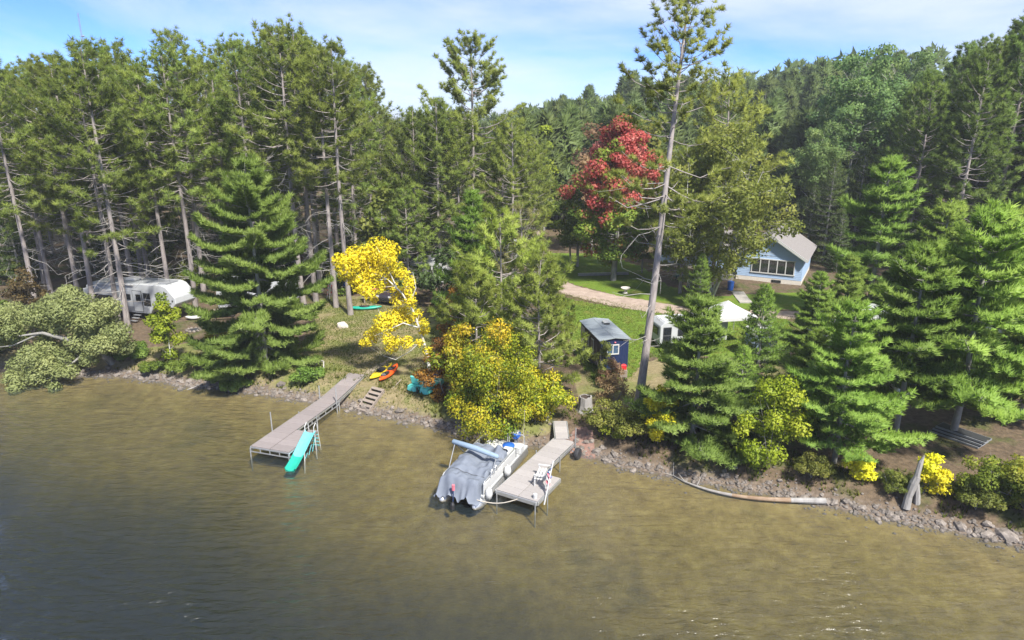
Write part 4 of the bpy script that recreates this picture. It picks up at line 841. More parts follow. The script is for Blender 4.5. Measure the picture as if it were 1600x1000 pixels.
def pedal_boat():
    a = on(652, 612); t = thing('pedal_boat', a + [.6, .6, .02], 'turquoise pedal boat pulled up on the grass, half hidden by the rust-coloured shrub', 'pedal boat', math.radians(62))
    for s in (-1, 1):
        n = 11; V = []
        for i in range(n):
            u = i / (n - 1); w_ = .34 * (1 - .9 * max(0, (u - .45) / .55) ** 2); z0 = .02 + .22 * max(0, (u - .6) / .4) ** 2; zt = .42 + .06 * u
            V += [(-1.1 + 2.5 * u, s * .48 - w_, z0 + .1), (-1.1 + 2.5 * u, s * .48 - w_ * .85, zt), (-1.1 + 2.5 * u, s * .48 + w_ * .85, zt), (-1.1 + 2.5 * u, s * .48 + w_, z0 + .1), (-1.1 + 2.5 * u, s * .48, z0)]
        MB().add(V, [(i * 5 + k, i * 5 + (k + 1) % 5, (i + 1) * 5 + (k + 1) % 5, (i + 1) * 5 + k) for i in range(n - 1) for k in range(5)] + [(0, 1, 2, 3, 4), tuple((n - 1) * 5 + k for k in (4, 3, 2, 1, 0))]).build('hull', M_teal, t, smooth=False)
        b = MB().box((-.55, s * .45, .55), (.5, .5, .12)).build('seat', M_teal, t, bevel=.04); MB().box((-.82, s * .45, .8), (.12, .5, .5), ry=-.25).build('seat_back', M_teal, b, bevel=.04)
        MB().tube([(.25, s * .45 - .2, .6), (.25, s * .45 + .2, .6)], .03, 6).build('pedal', M_black, t)
    MB().box((.1, 0, .38), (1.8, .5, .12)).build('deck', M_teal, t, bevel=.03); MB().tube([(.0, 0, .44), (.0, 0, .8), (-.12, 0, .86)], .025, 6).build('tiller', M_black, t); MB().box((-1.15, 0, .25), (.1, .06, .4)).build('rudder', M_black, t)
pedal_boat()
o = MB().lathe([(.03, 0), (.16, .04), (.26, .16), (.3, .3), (.26, .44), (.16, .56), (.06, .6), (.05, .66)], n=16).build('mooring_buoy', M_blue, smooth=True); o.location = on(680, 598); tag(o, 'blue round mooring buoy on the grass next to the turquoise pedal boat', 'buoy')
def blob(name, r, sq, m, seed, parent=None, sub=2):
    bm = bmesh.new(); bmesh.ops.create_icosphere(bm, subdivisions=sub, radius=1); rg = random.Random(seed); k = [(Vector((rg.gauss(0, 1), rg.gauss(0, 1), rg.gauss(0, 1))).normalized(), rg.uniform(.55, .95)) for _ in range(9)]
    for v in bm.verts:
        d = v.co.normalized(); s = 1
        for n_, h in k:
            q = d.dot(n_)
            if q > h: s = min(s, h / q)
        v.co = Vector((d.x * r * sq[0], d.y * r * sq[1], d.z * r * sq[2])) * s
    me = bpy.data.meshes.new(name); bm.to_mesh(me); bm.free(); me.materials.append(m); return me
o = link('boulder', blob('boulder', .55, (1.1, .8, .75), mat('pale_granite', (.56, .50, .45), .85, var=.12, bump=.4), 5)); o.location = tuple(on(536, 511) + [0, 0, .15]); tag(o, 'pale rounded boulder alone on the bare lawn right of the white pine', 'boulder')
kayak('dinghy', tuple(on(307, 498) + [0, 0, .0]), .6, M_white, 'small white dinghy with blue inside lying by the left campers', L=1.7, W=.95, H=.4, cat='dinghy', seat=M_blue)
def firepit(p, label):
    t = thing('fire_pit', p, label, 'fire pit')
    for i in range(11):
        o = link('stone', blob('stone', .16, (1, .8, .8), M_rock, 60 + i, sub=1), parent=t); o.location = (.55 * math.cos(i * .571), .55 * math.sin(i * .571), .05)
    MB().lathe([(.02, 0), (.42, 0), (.40, .05), (.02, .07)], (0, 0, .015), 12).build('ashes', M_dgrey, t)
firepit(on(303, 516), 'ring of pale stones round old ashes near the left camper')

# ------------------------------------------------------------------ docks
def lerp(a, b, t): return tuple(a[i] * (1 - t) + b[i] * t for i in range(3))
def deck_run(t, p, q, w_, pitch, m, zt=0, name='deck_panel', off=None):
    """panels across a run from p to q (local points, left edge); the run's right is +w_"""
    P_, Q = Vector(p), Vector(q); d = Q - P_; L = d.length; n = max(1, round(L / pitch)); u = d.normalized(); r = Vector((u.y, -u.x, 0)).normalized(); rz = math.atan2(u.y, u.x) - PI / 2; tilt = math.asin(u.z); ml = None
    for i in range(n):
        c = P_ + u * (L * (i + .5) / n) + r * w_ / 2
        if ml is None: b = MB().box((0, 0, 0), (w_ - .02, L / n - .012, .05)); o = b.build(name, m, t, bevel=.006); ml = o.data
        else: o = link(name, ml, None, t)
        o.location = c; o.rotation_euler = (tilt, 0, rz)
    return u, r
def truss(t, p, q, drop=.30, m=None, n=None, name='side_frame'):
    P_, Q = Vector(p), Vector(q); L = (Q - P_).length; n = n or max(2, round(L / .75)); b = MB(); dz = Vector((0, 0, -drop))
    b.bar(P_ + Vector((0, 0, -.05)), Q + Vector((0, 0, -.05)), .05, .07); b.bar(P_ + dz, Q + dz, .05, .05)
    for i in range(n + 1):
        x = P_.lerp(Q, i / n); b.bar(x + Vector((0, 0, -.06)), x + dz, .045, .045)
    return b.build(name, m or M_alu, t)
def left_dock():
    z = .62; A = (*at(392, 697, z), z); Bf = (*at(449, 706, z), z); E1 = (*at(546, 583, 1.05), 1.05)
    A = Vector(A); Bf = Vector(Bf); E1 = Vector(E1); ge = gz(E1.x, E1.y); E1.z = max(ge + .12, .8); sh = Vector((A.x + (E1.x - A.x) * .66, A.y + (E1.y - A.y) * .66, z + .02))
    t = thing('dock', (A.x, A.y, 0), 'long grey-brown dock with a wide two-section end and aluminium side frames', 'dock'); o = Vector((A.x, A.y, 0)); A0, S0, E0 = A - o, sh - o, E1 - o; w_ = 1.2
    u, r = deck_run(t, A0, S0, w_, .61, M_deck); deck_run(t, S0, E0, w_, .61, M_deck)
    B0 = A0 + r * (w_ + .03); B1 = B0 + u * 2.45; deck_run(t, B0, B1, w_, .61, M_deck)
    R0 = A0 + r * (2 * w_ + .06); R1_ = R0 + u * 2.45; r1 = A0 + r * (w_ + .05) + u * 2.5
    truss(t, R0, R1_); truss(t, r1, S0 + r * (w_ + .05)); truss(t, A0 - r * .03, S0 - r * .03); truss(t, A0 - u * .03, R0 - u * .03, n=4); truss(t, R1_ + u * .03, r1, n=2); truss(t, S0 + r * (w_ + .05), E0 + r * (w_ + .05), .16); truss(t, S0 - r * .03, E0 - r * .03, .16)
    for p, hi in ((A0 + r * .0 - u * .08, -.1), (R0 - u * .08, -.1), (A0 + u * 2.0 - r * .09, 1.15), (A0 + u * 6.6 + r * (w_ + .12), 1.05), (A0 + u * 6.9 - r * .09, .85), (R1_ + r * .06, -.05), (A0 + u * 4.4 + r * (w_ + .1), .05), (A0 + u * 4.6 - r * .09, .05), (S0 + r * (w_ + .1), .0)):
        x = Vector(p); g = gz(x.x + o.x, x.y + o.y); MB().tube([(x.x, x.y, g - .1), (x.x, x.y, x.z + hi)], .035, 8).build('post', M_galv, t)
    return o, A0, u, r, w_
LD = left_dock()
def slide():
    o, A0, u, r, w_ = LD; base = Vector(A0) + o + r * (2 * w_ + .1) + u * .75; t = thing('water_slide', (base.x, base.y, 0), 'turquoise water slide with white ladder rails dropping from the left dock into the lake', 'water slide', math.atan2(u.y, u.x) - PI / 2 + .12)
    # local +y towards the shore; chute runs to -y
    n = 14; V = []; W = .22
    prof = []
    for i in range(n):
        s = i / (n - 1); y = .95 - 2.5 * s; z = 1.02 - 1.22 * (s ** 1.1) + .20 * s ** 5; prof.append((y, z))
    for y, z in prof: V += [(.0, y, z + .16), (.05, y, z + .03), (.17, y, z), (.17 + W, y, z), (.29 + W, y, z + .03), (.34 + W, y, z + .16), (.38 + W, y, z + .14), (.31 + W, y, z - .06), (.04, y, z - .06), (-.04, y, z + .14)]
    k = 10; fc = [(i * k + j, i * k + (j + 1) % k, (i + 1) * k + (j + 1) % k, (i + 1) * k + j) for i in range(n - 1) for j in range(k)]; half = 9
    MB().add(V[:half * k], fc[:(half - 1) * k]).build('chute', M_slide, t, smooth=True); MB().add(V[(half - 1) * k:], [tuple(x - (half - 1) * k for x in f) for f in fc[(half - 1) * k:]]).build('lower_chute', M_teal2, t, smooth=True)
    MB().box((.26, 1.12, .97), (.56, .4, .06)).build('platform', M_deck, t)
    for x in (.0, .54):
        MB().tube([(x, 1.5, -.3), (x, 1.32, .97), (x, 1.28, 1.42), (x, 1.12, 1.55), (x, .9, 1.4), (x, .82, .97)], .022, 6).build('ladder_rail', M_white, t)
        MB().tube([(x, .95, -.6), (x, .95, .97)], .028, 6).build('support_leg', M_white, t); MB().tube([(x, -.55, -.9), (x, -.35, .45)], .028, 6).build('support_leg', M_white, t)
    for i in range(4): MB().bar((.0, 1.48 - i * .055, .0 + i * .25), (.54, 1.48 - i * .055, .0 + i * .25), .06, .035).build('rung', M_slide, t)
    for i in range(3): MB().tube([(.54, .95 - .43 * (i + 1), .1), (.54, .95 - .5 * i, .8 - .25 * i)], .02, 6).build('brace', M_slide, t)
slide()
def steps():
    a, b = on(569, 641), on(592, 610); t = thing('shore_steps', (a[0], a[1], 0), 'weathered wooden steps leading from the grass down to the water beside the dock', 'steps', math.atan2(b[1] - a[1], b[0] - a[0]) - PI / 2); L = np.hypot(*(b - a)[:2]); H = b[2] + .1; n = 6
    for s in (-1, 1): MB().bar((s * .48, -.25, -.12), (s * .48, L, H), .06, .26).build('stringer', M_wood, t, bevel=.01)
    for i in range(n): f = i / (n - 1); MB().box((0, -.1 + (L) * f, .06 + (H - .02) * f), (.92, .30, .05)).build('tread', M_wood, t, bevel=.008)
    MB().tube([(.56, L * .5, H * .4), (.56, L + 1.6, H + .25)], .03, 6).build('side_rail', M_wood, t)
steps()

def right_dock():
    z = .6; A = Vector((*at(775, 765, z), z)); Bf = Vector((*at(838, 778, z), z)); E1 = Vector((*at(867, 683, z), z)); u = (E1 - A).normalized(); r = Vector((u.y, -u.x, 0)); L = (E1 - A).length
    t = thing('dock', (A.x, A.y, 0), 'short pale grey dock with a square end platform, a narrow gangway and a dark wheel', 'dock'); o = Vector((A.x, A.y, 0)); A0 = A - o; w_ = 1.22; w2 = 2.25; pl = 2.5
    deck_run(t, A0, A0 + u * L, w_, .61, M_deck2); deck_run(t, A0 + r * (w_ + .01), A0 + r * (w_ + .01) + u * pl, w2 - w_, .61, M_deck2)
    def skirt(p, q, n='edge_beam'): return MB().bar(Vector(p) + Vector((0, 0, -.11)), Vector(q) + Vector((0, 0, -.11)), .05, .2).build(n, M_alu, t, bevel=.01)
    skirt(A0 - u * .03, A0 + r * w2 - u * .03); skirt(A0 + r * (w2 + .03), A0 + r * (w2 + .03) + u * pl); skirt(A0 + r * (w_ + .03) + u * (pl + .03), A0 + r * w2 + u * (pl + .03)); skirt(A0 + r * (w_ + .04) + u * pl, A0 + r * (w_ + .04) + u * L); skirt(A0 - r * .03, A0 - r * .03 + u * L)
    for p, hi in ((A0 - u * .1 + r * .1, -.02), (A0 + r * (w2 - .05) - u * .1, -.02), (A0 + r * (w2 + .1) + u * .9, .0), (A0 + r * (w_ + .1) + u * 4.4, .1), (A0 - r * .1 + u * 4.4, .1), (A0 + r * (w_ + .12) + u * (L - .15), .95)):
        x = Vector(p); MB().tube([(x.x, x.y, gz(x.x + o.x, x.y + o.y) - .1), (x.x, x.y, x.z + hi)], .03, 8).build('post', M_galv, t)
    c = A0 + r * (w2 - .22) + u * .22; MB().lathe([(.10, 0), (.11, .2), (.10, .24), (.02, .26)], (c.x, c.y, c.z + .02), 12).build('corner_cap', M_white, t)
    c = A0 + r * (w_ + .42) + u * (L - .5); wo_ = MB().lathe([(.16, -.12), (.30, -.12), (.33, -.06), (.33, .06), (.30, .12), (.16, .12)], n=18).build('wheel', M_rubber, t); wo_.location = (c.x, c.y, .22); wo_.rotation_euler = (PI / 2, 0, math.atan2(r.y, r.x) + PI / 2)
    MB().lathe([(.02, -.1), (.16, -.11), (.16, .11), (.02, .1)], n=12).build('rim', M_navy, wo_)
    MB().tube([(c.x - r.x * .35, c.y - r.y * .35, .3), (c.x, c.y, .22)], .03, 6).build('axle', M_galv, t)
    g0 = A0 + u * (L - .1) + r * .5; g1 = Vector((*at(875, 652, 1.15), 0)); g1.z = gz(g1.x, g1.y) + .12; g1 = g1 - o; g0.z = z + .06; gg = thing('gangway', (o.x + g0.x, o.y + g0.y, g0.z), 'narrow grey plank gangway from the right dock up to the bank', 'gangway'); D_ = g1 - g0
    n = 4; ux = D_.normalized(); rr = Vector((ux.y, -ux.x, 0)).normalized()
    deck_run(gg, Vector((0, 0, 0)) - rr * .37, D_ - rr * .37, .74, .62, M_deck2)
    for s in (-1, 1): MB().bar(rr * s * .4 + Vector((0, 0, -.04)), D_ + rr * s * .4 + Vector((0, 0, -.04)), .05, .1).build('side_rail', M_alu, gg)
    return o, A0, u, r, w_, w2, L
RD = right_dock()
def dock_bench():
    o, A0, u, r, w_, w2, L = RD; p = o + A0 + r * (w2 - .62) + u * 1.75; t = thing('slatted_bench', (p.x, p.y, .63), 'white slatted bench near the outer edge of the right dock platform', 'bench', math.atan2(u.y, u.x) - PI / 2 + .25)
    for i in range(4): MB().box((-.24 + i * .15, 0, .42), (.11, 1.15, .035)).build('seat_slat', M_white, t)
    for i in range(3): MB().box((.33 + i * .05, 0, .52 + i * .15), (.03, 1.15, .11), ry=.3).build('back_slat', M_white, t)
    for s in (-1, 1):
        MB().bar((-.26, s * .52, .0), (-.26, s * .52, .62), .06, .06).build('leg', M_white, t); MB().bar((.26, s * .52, 0), (.45, s * .52, .92), .06, .06).build('leg', M_white, t); MB().bar((-.32, s * .52, .63), (.36, s * .52, .63), .09, .035).build('armrest', M_white, t)
dock_bench()
def flag():
    o, A0, u, r, w_, w2, L = RD; p = o + A0 + r * (w2 + .1) + u * .55; t = thing('flagpole', (p.x, p.y, .5), 'leaning white pole with a furled striped flag at the outer corner of the right dock', 'flagpole'); e = Vector((.42, .5, 1.75))
    MB().tube([(0, 0, -.3), e], [.04, .035], 8).build('pole', M_white, t); n = 9
    for k, m in enumerate((M_redp, M_white, M_redp, M_white, M_blue)):
        V = []; 
        for i in range(n):
            s = i / (n - 1); c = e * (.55 + .28 * (k / 4)) ; off = Vector((-.08 - .05 * math.sin(s * 9 + k), -.02 + .06 * math.sin(s * 7 + k * 1.3), -s * .62 - .1 * (4 - k) * .2)); V += [c + off + Vector((.035, .02, 0)), c + off - Vector((.035, .02, 0))]
        MB().add(V, [(2 * i, 2 * i + 1, 2 * i + 3, 2 * i + 2) for i in range(n - 1)]).build('flag_stripe', m if k % 2 or k == 4 else M_pink, t)
flag()

# ------------------------------------------------------------------ pontoon boat
def pontoon():
    bow_ = Vector((-2.55, 28.95, 0)); rz = -math.radians(23); t = thing('pontoon_boat', bow_, 'pontoon boat moored at a dock, bow under a grey-blue cover, white stern deck open', 'boat', rz)
    # local +y bow to stern, +x starboard (dock side)
    Lb, W = 6.1, 2.3
    for s in (-1, 1):
        pr = [(.06, -.12), (.16, .0), (.28, .3), (.33, .7), (.33, Lb), (.05, Lb + .02)]; o = MB().lathe(pr, n=16).build('pontoon', M_alu, t, smooth=True); o.rotation_euler = (-PI / 2, 0, 0); o.location = (s * .88, -.1, .14); MB().box((0, -.20, .35), (.1, .3, .9), rx=0).build('keel_strip', M_galv, o) if 0 else None
    MB().box((0, Lb / 2 + .15, .52), (W, Lb - .4, .09)).build('deck', M_white, t, bevel=.02); MB().box((0, Lb / 2 + .15, .46), (W + .05, Lb - .35, .05)).build('deck_trim', M_alu, t)
    zt = 1.2
    for s in (-1, 1):
        MB().box((s * (W / 2 - .05), 2.4, .85), (.05, 3.9, .5)).build('side_panel', M_white, t, bevel=.01)
        y0, y1 = (.4, 4.5) if s > 0 else (.4, 5.9)
        MB().tube([(s * (W / 2 - .05), y0, .6), (s * (W / 2 - .05), y0 + .05, zt - .08), (s * (W / 2 - .05), y0 + .2, zt), (s * (W / 2 - .05), y1 - .2, zt), (s * (W / 2 - .05), y1 - .04, zt - .08), (s * (W / 2 - .05), y1, .6)], .03, 8).build('rail', M_alu, t)
        for k in range(1, 4): y = y0 + (y1 - y0) * k / 4; MB().tube([(s * (W / 2 - .05), y, .56), (s * (W / 2 - .05), y, zt)], .022, 6).build('rail_post', M_alu, t)
    for x0, x1 in ((-W / 2 + .05, .0), (.1, W / 2 - .15)): MB().tube([(x0, 5.92, .56), (x0, 5.92, zt - .1), (x0 + .12, 5.92, zt), (x1 - .12, 5.92, zt), (x1, 5.92, zt - .1), (x1, 5.92, .56)], .03, 8).build('stern_rail', M_alu, t)
    # seats under and behind the cover
    MB().box((-.65, 3.7, .8), (.8, .7, .45)).build('lounge_seat', M_white, t, bevel=.06)
    st = MB().tube([(.55, 4.75, .56), (.55, 4.75, .95)], .05, 8).build('helm_seat', M_galv, t); MB().lathe([(.05, 0), (.30, .01), (.34, .07), (.32, .14), (.05, .17)], (.55, 4.75, .95), 18).build('cushion', M_blue, st, smooth=True); MB().lathe([(.26, -.03), (.3, .0), (.28, .04)], (.55, 4.75, .93), 18).build('cushion_base', M_lime_pl, st)
    c = MB().box((.78, 3.95, .9), (.5, .7, .7)).build('helm_console', M_white, t, bevel=.05); MB().add([(.56, 3.62, 1.26), (1.0, 3.62, 1.26), (1.0, 3.5, 1.5), (.56, 3.5, 1.5)], [(0, 1, 2, 3)]).build('windscreen', M_glass, c)
    MB().box((1.0, 5.1, .78), (.42, .55, .42)).build('storage_locker', M_white, t, bevel=.05)
    # outboard
    mo = MB().box((.35, 6.35, .9), (.36, .55, .38)).build('outboard_motor', M_blue, t, bevel=.09); MB().box((.35, 6.3, .45), (.16, .26, .75)).build('motor_leg', M_grey, mo, bevel=.03); MB().box((.35, 6.35, 1.1), (.3, .42, .07)).build('motor_cap', M_white, mo, bevel=.03); MB().lathe([(.02, 0), (.14, .02), (.14, .06), (.02, .08)], (.35, 6.35, .0), 8).build('propeller', M_black, mo)
    # cover
    nx_, ny_ = 47, 57; V = []
    rg = np.random.default_rng(3); us = np.linspace(-1, 1, nx_); vs_ = np.linspace(0, 1, ny_)
    for v in vs_:
        for uu in us:
            x = uu * (W / 2 + .13) if uu < 0 else uu * (W / 2 - .10); y = -.12 + 3.95 * v; edge = abs(uu)
            top_ = 1.28 + .22 * math.exp(-((uu + .45) / .35) ** 2 - ((v - .5) / .22) ** 2) + .34 * math.exp(-((uu - .50) / .22) ** 2 - ((v - .90) / .10) ** 2) + .20 * math.exp(-((uu + .35) / .3) ** 2 - ((v - .86) / .1) ** 2) - .20 * math.exp(-((uu - .05) / .3) ** 2 - ((v - .72) / .16) ** 2)
            top_ -= .16 * math.exp(-((v - .28) / .03) ** 2) * .4
            fold = .035 * math.sin(uu * 11 + 4 * vnoise(v * 5, uu * 3, 1, 2)) * (.4 + edge) + (float(vnoise(x, y, .22, 9)) - .5) * .12 + (float(vnoise(x + y * .6, y - x * .4, .5, 8)) - .5) * .16
            z = top_ + fold; sk = sstep(.84, 1.0, edge); z -= float(sk) * ((.72 if uu < 0 or v < .2 else .34) + .1 * math.sin(v * 22)); fz = sstep(.10, .0, v); z -= float(fz) * (.78 + .14 * math.sin(uu * 9 + 1) + .06 * math.sin(uu * 23)); z = max(z, .30 if edge < .9 or v < .1 else .36)
            V.append((x + float(sk) * np.sign(uu) * .03 * math.sin(v * 40), y - float(fz) * .12 * (1 + .5 * math.sin(uu * 13)), z))
    cv = MB().add(V, [(j * nx_ + i, j * nx_ + i + 1, (j + 1) * nx_ + i + 1, (j + 1) * nx_ + i) for j in range(ny_ - 1) for i in range(nx_ - 1)]).build('boat_cover', M_cover, t, smooth=True)
    sd = [V[int(.27 * ny_) * nx_ + i] for i in range(3, nx_ - 3)]; MB().tube([(p[0], p[1], p[2] + .012) for p in sd], .014, 5).build('cover_seam', M_dgrey, cv)
    bt = MB().tube([(-1.62, 2.45, 1.92), (-1.55, 2.45, 1.93), (-.3, 2.4, 1.83), (1.0, 2.3, 1.66), (1.08, 2.3, 1.64)], [.05, .13, .15, .12, .04], 10).build('folded_bimini', M_boot, t, smooth=True)
    for s, e in ((-1, (-1.45, 2.45, 1.88)), (1, (.95, 2.3, 1.62))):
        MB().tube([(s * (W / 2 - .02), 1.0, .95), e], .022, 6).build('bimini_frame', M_alu, bt); MB().tube([(s * (W / 2 - .02), 2.9, 1.15), e], .022, 6).build('bimini_frame', M_alu, bt)
    for y in (1.3, 1.75): MB().tube([(W / 2 + .02, y - .16, 1.15), (W / 2 + .02, y - .12, 1.42), (W / 2 + .02, y, 1.5), (W / 2 + .02, y + .12, 1.42), (W / 2 + .02, y + .16, 1.15)], .022, 6).build('grab_hoop', M_alu, t)
    tm = MB().tube([(-.15, -.25, 1.15), (-.12, -.42, .1)], .03, 6).build('trolling_motor', M_navy, t); MB().lathe([(.02, 0), (.1, .05), (.11, .3), (.04, .42)], (-.12, -.44, -.05), 10).build('motor_head', M_black, tm); MB().box((-.15, -.27, 1.05), (.14, .12, .34)).build('red_strap', M_pink, tm, bevel=.03)
    MB().tube([(.95, 5.85, .6), (1.0, 5.95, 2.7)], [.016, .008], 5).build('rod', M_rope, t)
    return t, bow_, rz
M_lime_pl = mat('lime_plastic', (.45, .55, .05), .5)
PB = pontoon()
def bl(p): a = PB[2]; return (PB[1].x + p[0] * math.cos(a) - p[1] * math.sin(a), PB[1].y + p[0] * math.sin(a) + p[1] * math.cos(a), p[2])
for p, lb in (((1.36, 2.75, .72), 'white round fender hanging between the pontoon boat and dock, nearer the stern'), ((1.33, .55, .62), 'white fender at the dock corner beside the covered bow of the boat')):
    o = MB().lathe([(.03, -.3), (.14, -.24), (.19, 0), (.14, .24), (.04, .3), (.03, .36)], n=14).build('fender', M_white, smooth=True); o.location = bl(p); tag(o, lb, 'fender', 'boat fenders')
q0 = bl((.95, .0, .5)); q1 = RD[0] + RD[1] + RD[3] * 1.3; pts = [(q0[0] + (q1.x - q0[0]) * f, q0[1] + (q1.y - q0[1]) * f, q0[2] + (.5 - q0[2]) * f - .22 * math.sin(PI * f)) for f in np.linspace(0, 1, 9)]
o = MB().tube(pts, .022, 6).build('mooring_rope', M_rope); tag(o, 'pale mooring rope sagging from the covered bow to the dock front', 'rope')
def shore_mat():
    t = ribbon('ground_mat', gpoly([(884, 690), (905, 682), (925, 690)]), [at(893, 706, .25), at(912, 712, .2), at(932, 712, .2)], M_mat, .05, .3, None, .05, 8); tag(t, 'red-brown matting draped over the bank beside the right dock', 'mat')
shore_mat()
def stump():
    p = on(914, 641); m = MB(); n = 18; V = []
    for i, (r_, z) in enumerate(((.62, -.1), (.46, .12), (.40, .4), (.38, .78), (.37, .9), (.29, .9), (.24, .7), (.1, .62))):
        for k in range(n): a = 2 * PI * k / n; q = 1 + .08 * math.sin(3 * a + 1) + .06 * math.sin(7 * a) * (1 if z < .5 else .6); V.append((r_ * q * math.cos(a), r_ * q * math.sin(a), z + .03 * math.sin(5 * a) * (z > .5)))
    t = thing('tree_stump', p, 'broad grey hollow tree stump on the bank behind the right dock', 'stump')
    m.add(V[:6 * n], [(i * n + k, i * n + (k + 1) % n, (i + 1) * n + (k + 1) % n, (i + 1) * n + k) for i in range(5) for k in range(n)]).build('trunk', M_palewood, t, smooth=False)
    MB().add(V[5 * n:], [(i * n + k, i * n + (k + 1) % n, (i + 1) * n + (k + 1) % n, (i + 1) * n + k) for i in range(2) for k in range(n)] + [tuple(2 * n + k for k in range(n))]).build('hollow', mat('rotten_wood', (.06, .045, .035), .95, var=.3), t)
stump()
def snag():
    p = on(1421, 800); t = thing('broken_snag', p, 'tall weathered grey snag split at the foot, standing on the right shore', 'tree stump')
    MB().tube([(-.28, -.1, -.1), (-.2, -.02, .5), (-.04, .02, 1.15), (.08, .03, 1.5)], [.2, .17, .2, .16], 9).build('trunk', M_palewood, t); MB().tube([(.32, .05, -.1), (.24, .05, .5), (.12, .04, 1.1)], [.16, .15, .12], 8).build('split_leg', M_palewood, t)
    MB().tube([(.05, .04, 1.4), (.16, .1, 2.2), (.25, .1, 2.55)], [.13, .11, .03], 7).build('broken_top', M_palewood, t)
snag()
def small_wood():
    a, b = on(853, 678), on(868, 640); e = b - a; o = MB().tube([(0, 0, 0), tuple(e * .5 + [0, 0, .3]), tuple(e + [0, 0, 1.1])], [.035, .03, .02], 6).build('leaning_pole', M_rope); o.location = a; tag(o, 'thin pale pole leaning against the lime bush left of the gangway', 'pole')
    a = on(493, 572); o = MB().tube([(0, 0, .05), (.5, -.25, .5), (.75, -.5, .55), (.8, -.8, .1)], [.06, .06, .05, .04], 7).build('fallen_branch', B_dead); o.location = a; tag(o, 'bent dead branch arching on the bank between the big white pine and left dock', 'branch')
    x, y = at(292, 607, .02); o = MB().tube([(0, 0, -.1), (.5, .15, .05), (1.0, .4, .25)], [.05, .04, .015], 6).build('floating_stick', B_dead); o.location = (x, y, .02); tag(o, 'small dead stick poking out of the water near the left shore', 'stick')
small_wood()
def driftlog():
    a = np.array((*at(1052, 743, .08), .08)); b = np.array((*at(1290, 784, .3), .3)); t = thing('drift_log', a, 'long curved fallen trunk floating along the right shore, bare and bleached at the thick end', 'log'); n = 14; P_ = []
    for i in range(n):
        s = i / (n - 1); px = 1052 + 238 * s; py = 743 + 40 * s + 17 * math.sin(PI * s ** .8) * (1 - s * .25); z = .05 + .13 * s ** 2; x, y = at(px, py, z); P_.append((x - a[0], y - a[1], z - a[2]))
    R_ = [.03 + .115 * (i / (n - 1)) ** .8 for i in range(n)]
    mo = mat('orange_wet_wood', (.19, .115, .065), .6, var=.3, scale=3, bump=.4, color2=(.32, .24, .165))
    MB().tube(P_[:6], R_[:6], 8).build('thin_end', B_dead, t); MB().tube(P_[5:11], R_[5:11], 9).build('trunk', mo, t); MB().tube(P_[10:], [R_[10], .135, .15, .16], 9).build('bare_end', M_palewood, t)
    for k, (i, d) in enumerate(((0, (.1, .5, .5)), (1, (-.3, .35, .3)), (2, (.25, .2, .45)), (0, (-.5, .1, .12)))): MB().tube([P_[i], (P_[i][0] + d[0], P_[i][1] + d[1], P_[i][2] + d[2])], [.022, .008], 5).build('twig', B_dead, t)
driftlog()
def sections():
    a, b = on(1452, 676), on(1528, 702); t = thing('dock_sections', a, 'stack of dark framed dock sections lying on bare ground between two right pines', 'dock section', math.atan2(b[1] - a[1], b[0] - a[0])); L = np.hypot(*(b - a)[:2])
    for j in range(3):
        f = MB()
        for s in (0, .8): f.bar((0, s, .1 + j * .16), (L, s, .1 + j * .16), .06, .1)
        for i in range(9): f.bar((L * i / 8, 0, .1 + j * .16), (L * i / 8, .8, .1 + j * .16), .04, .04)
        o = f.build('section_frame', M_grey, t); o.location = (.1 * j, .07 * j, 0)
        o2 = MB().box((L / 2, .4, .165 + j * .16), (L - .1, .7, .02)).build('section_deck', M_dgrey, t); o2.location = (.1 * j, .07 * j, 0)
sections()
# rocks along the water's edge
rk = [blob('rock', 1, (1, random.uniform(.7, .95), random.uniform(.5, .75)), M_rock, 100 + i, sub=1) for i in range(9)]
rr = np.random.default_rng(11); seg = (SX > -34) & (SX < 25); ii = np.where(seg)[0]
cand = []
for _ in range(2600):
    i = rr.choice(ii); off = rr.normal(.12, .28); x = SX[i] + rr.normal(0, .3); y = SY[i] + off; px = 800 + F * x / (y * math.cos(PITCH) + CH * math.sin(PITCH))
    dens = 1 if (px < 560 or 600 < px < 760 or 900 < px < 1000 or px > 1080) else .45
    if rr.random() < dens: cand.append((x, y, abs(rr.normal(0, .075)) + .05))
cand.sort(key=lambda c: -c[2]); big, small = cand[:290], cand[290:]
for x, y, s in big:
    o = link('rock', random.choice(rk)); o.location = (x, y, gz(x, y) + s * .15); o.scale = (s * 1.15,) * 3; o.rotation_euler = (random.uniform(-.4, .4), random.uniform(-.4, .4), random.uniform(0, 6.28)); tag(o, 'grey-brown fieldstone in the rough stone edging along the waterline', 'rock', 'stones along the waterline')
V0 = np.array([v.co[:] for v in rk[0].vertices]); Fq = np.array([p.vertices[:] for p in rk[0].polygons]); Vs = []; Fs = []
for k, (x, y, s) in enumerate(small + [(rr.choice(SX[ii]) + rr.normal(0, .3), 0, abs(rr.normal(0, .05)) + .03) for _ in range(1500)]):
    if y == 0: y = np.interp(x, SX, SY) + rr.normal(.1, .5)
    a = rr.uniform(0, 6.28); R_ = np.array([[math.cos(a), -math.sin(a), 0], [math.sin(a), math.cos(a), 0], [0, 0, 1]]); Vs.append(V0 @ R_.T * s + [x, y, gz(x, y)]); Fs.append(Fq + k * len(V0))
tag(link('pebbles', npmesh('pebbles', np.concatenate(Vs), np.concatenate(Fs)), M_rock), 'small stones and pebbles strewn along the waterline', kind='stuff')
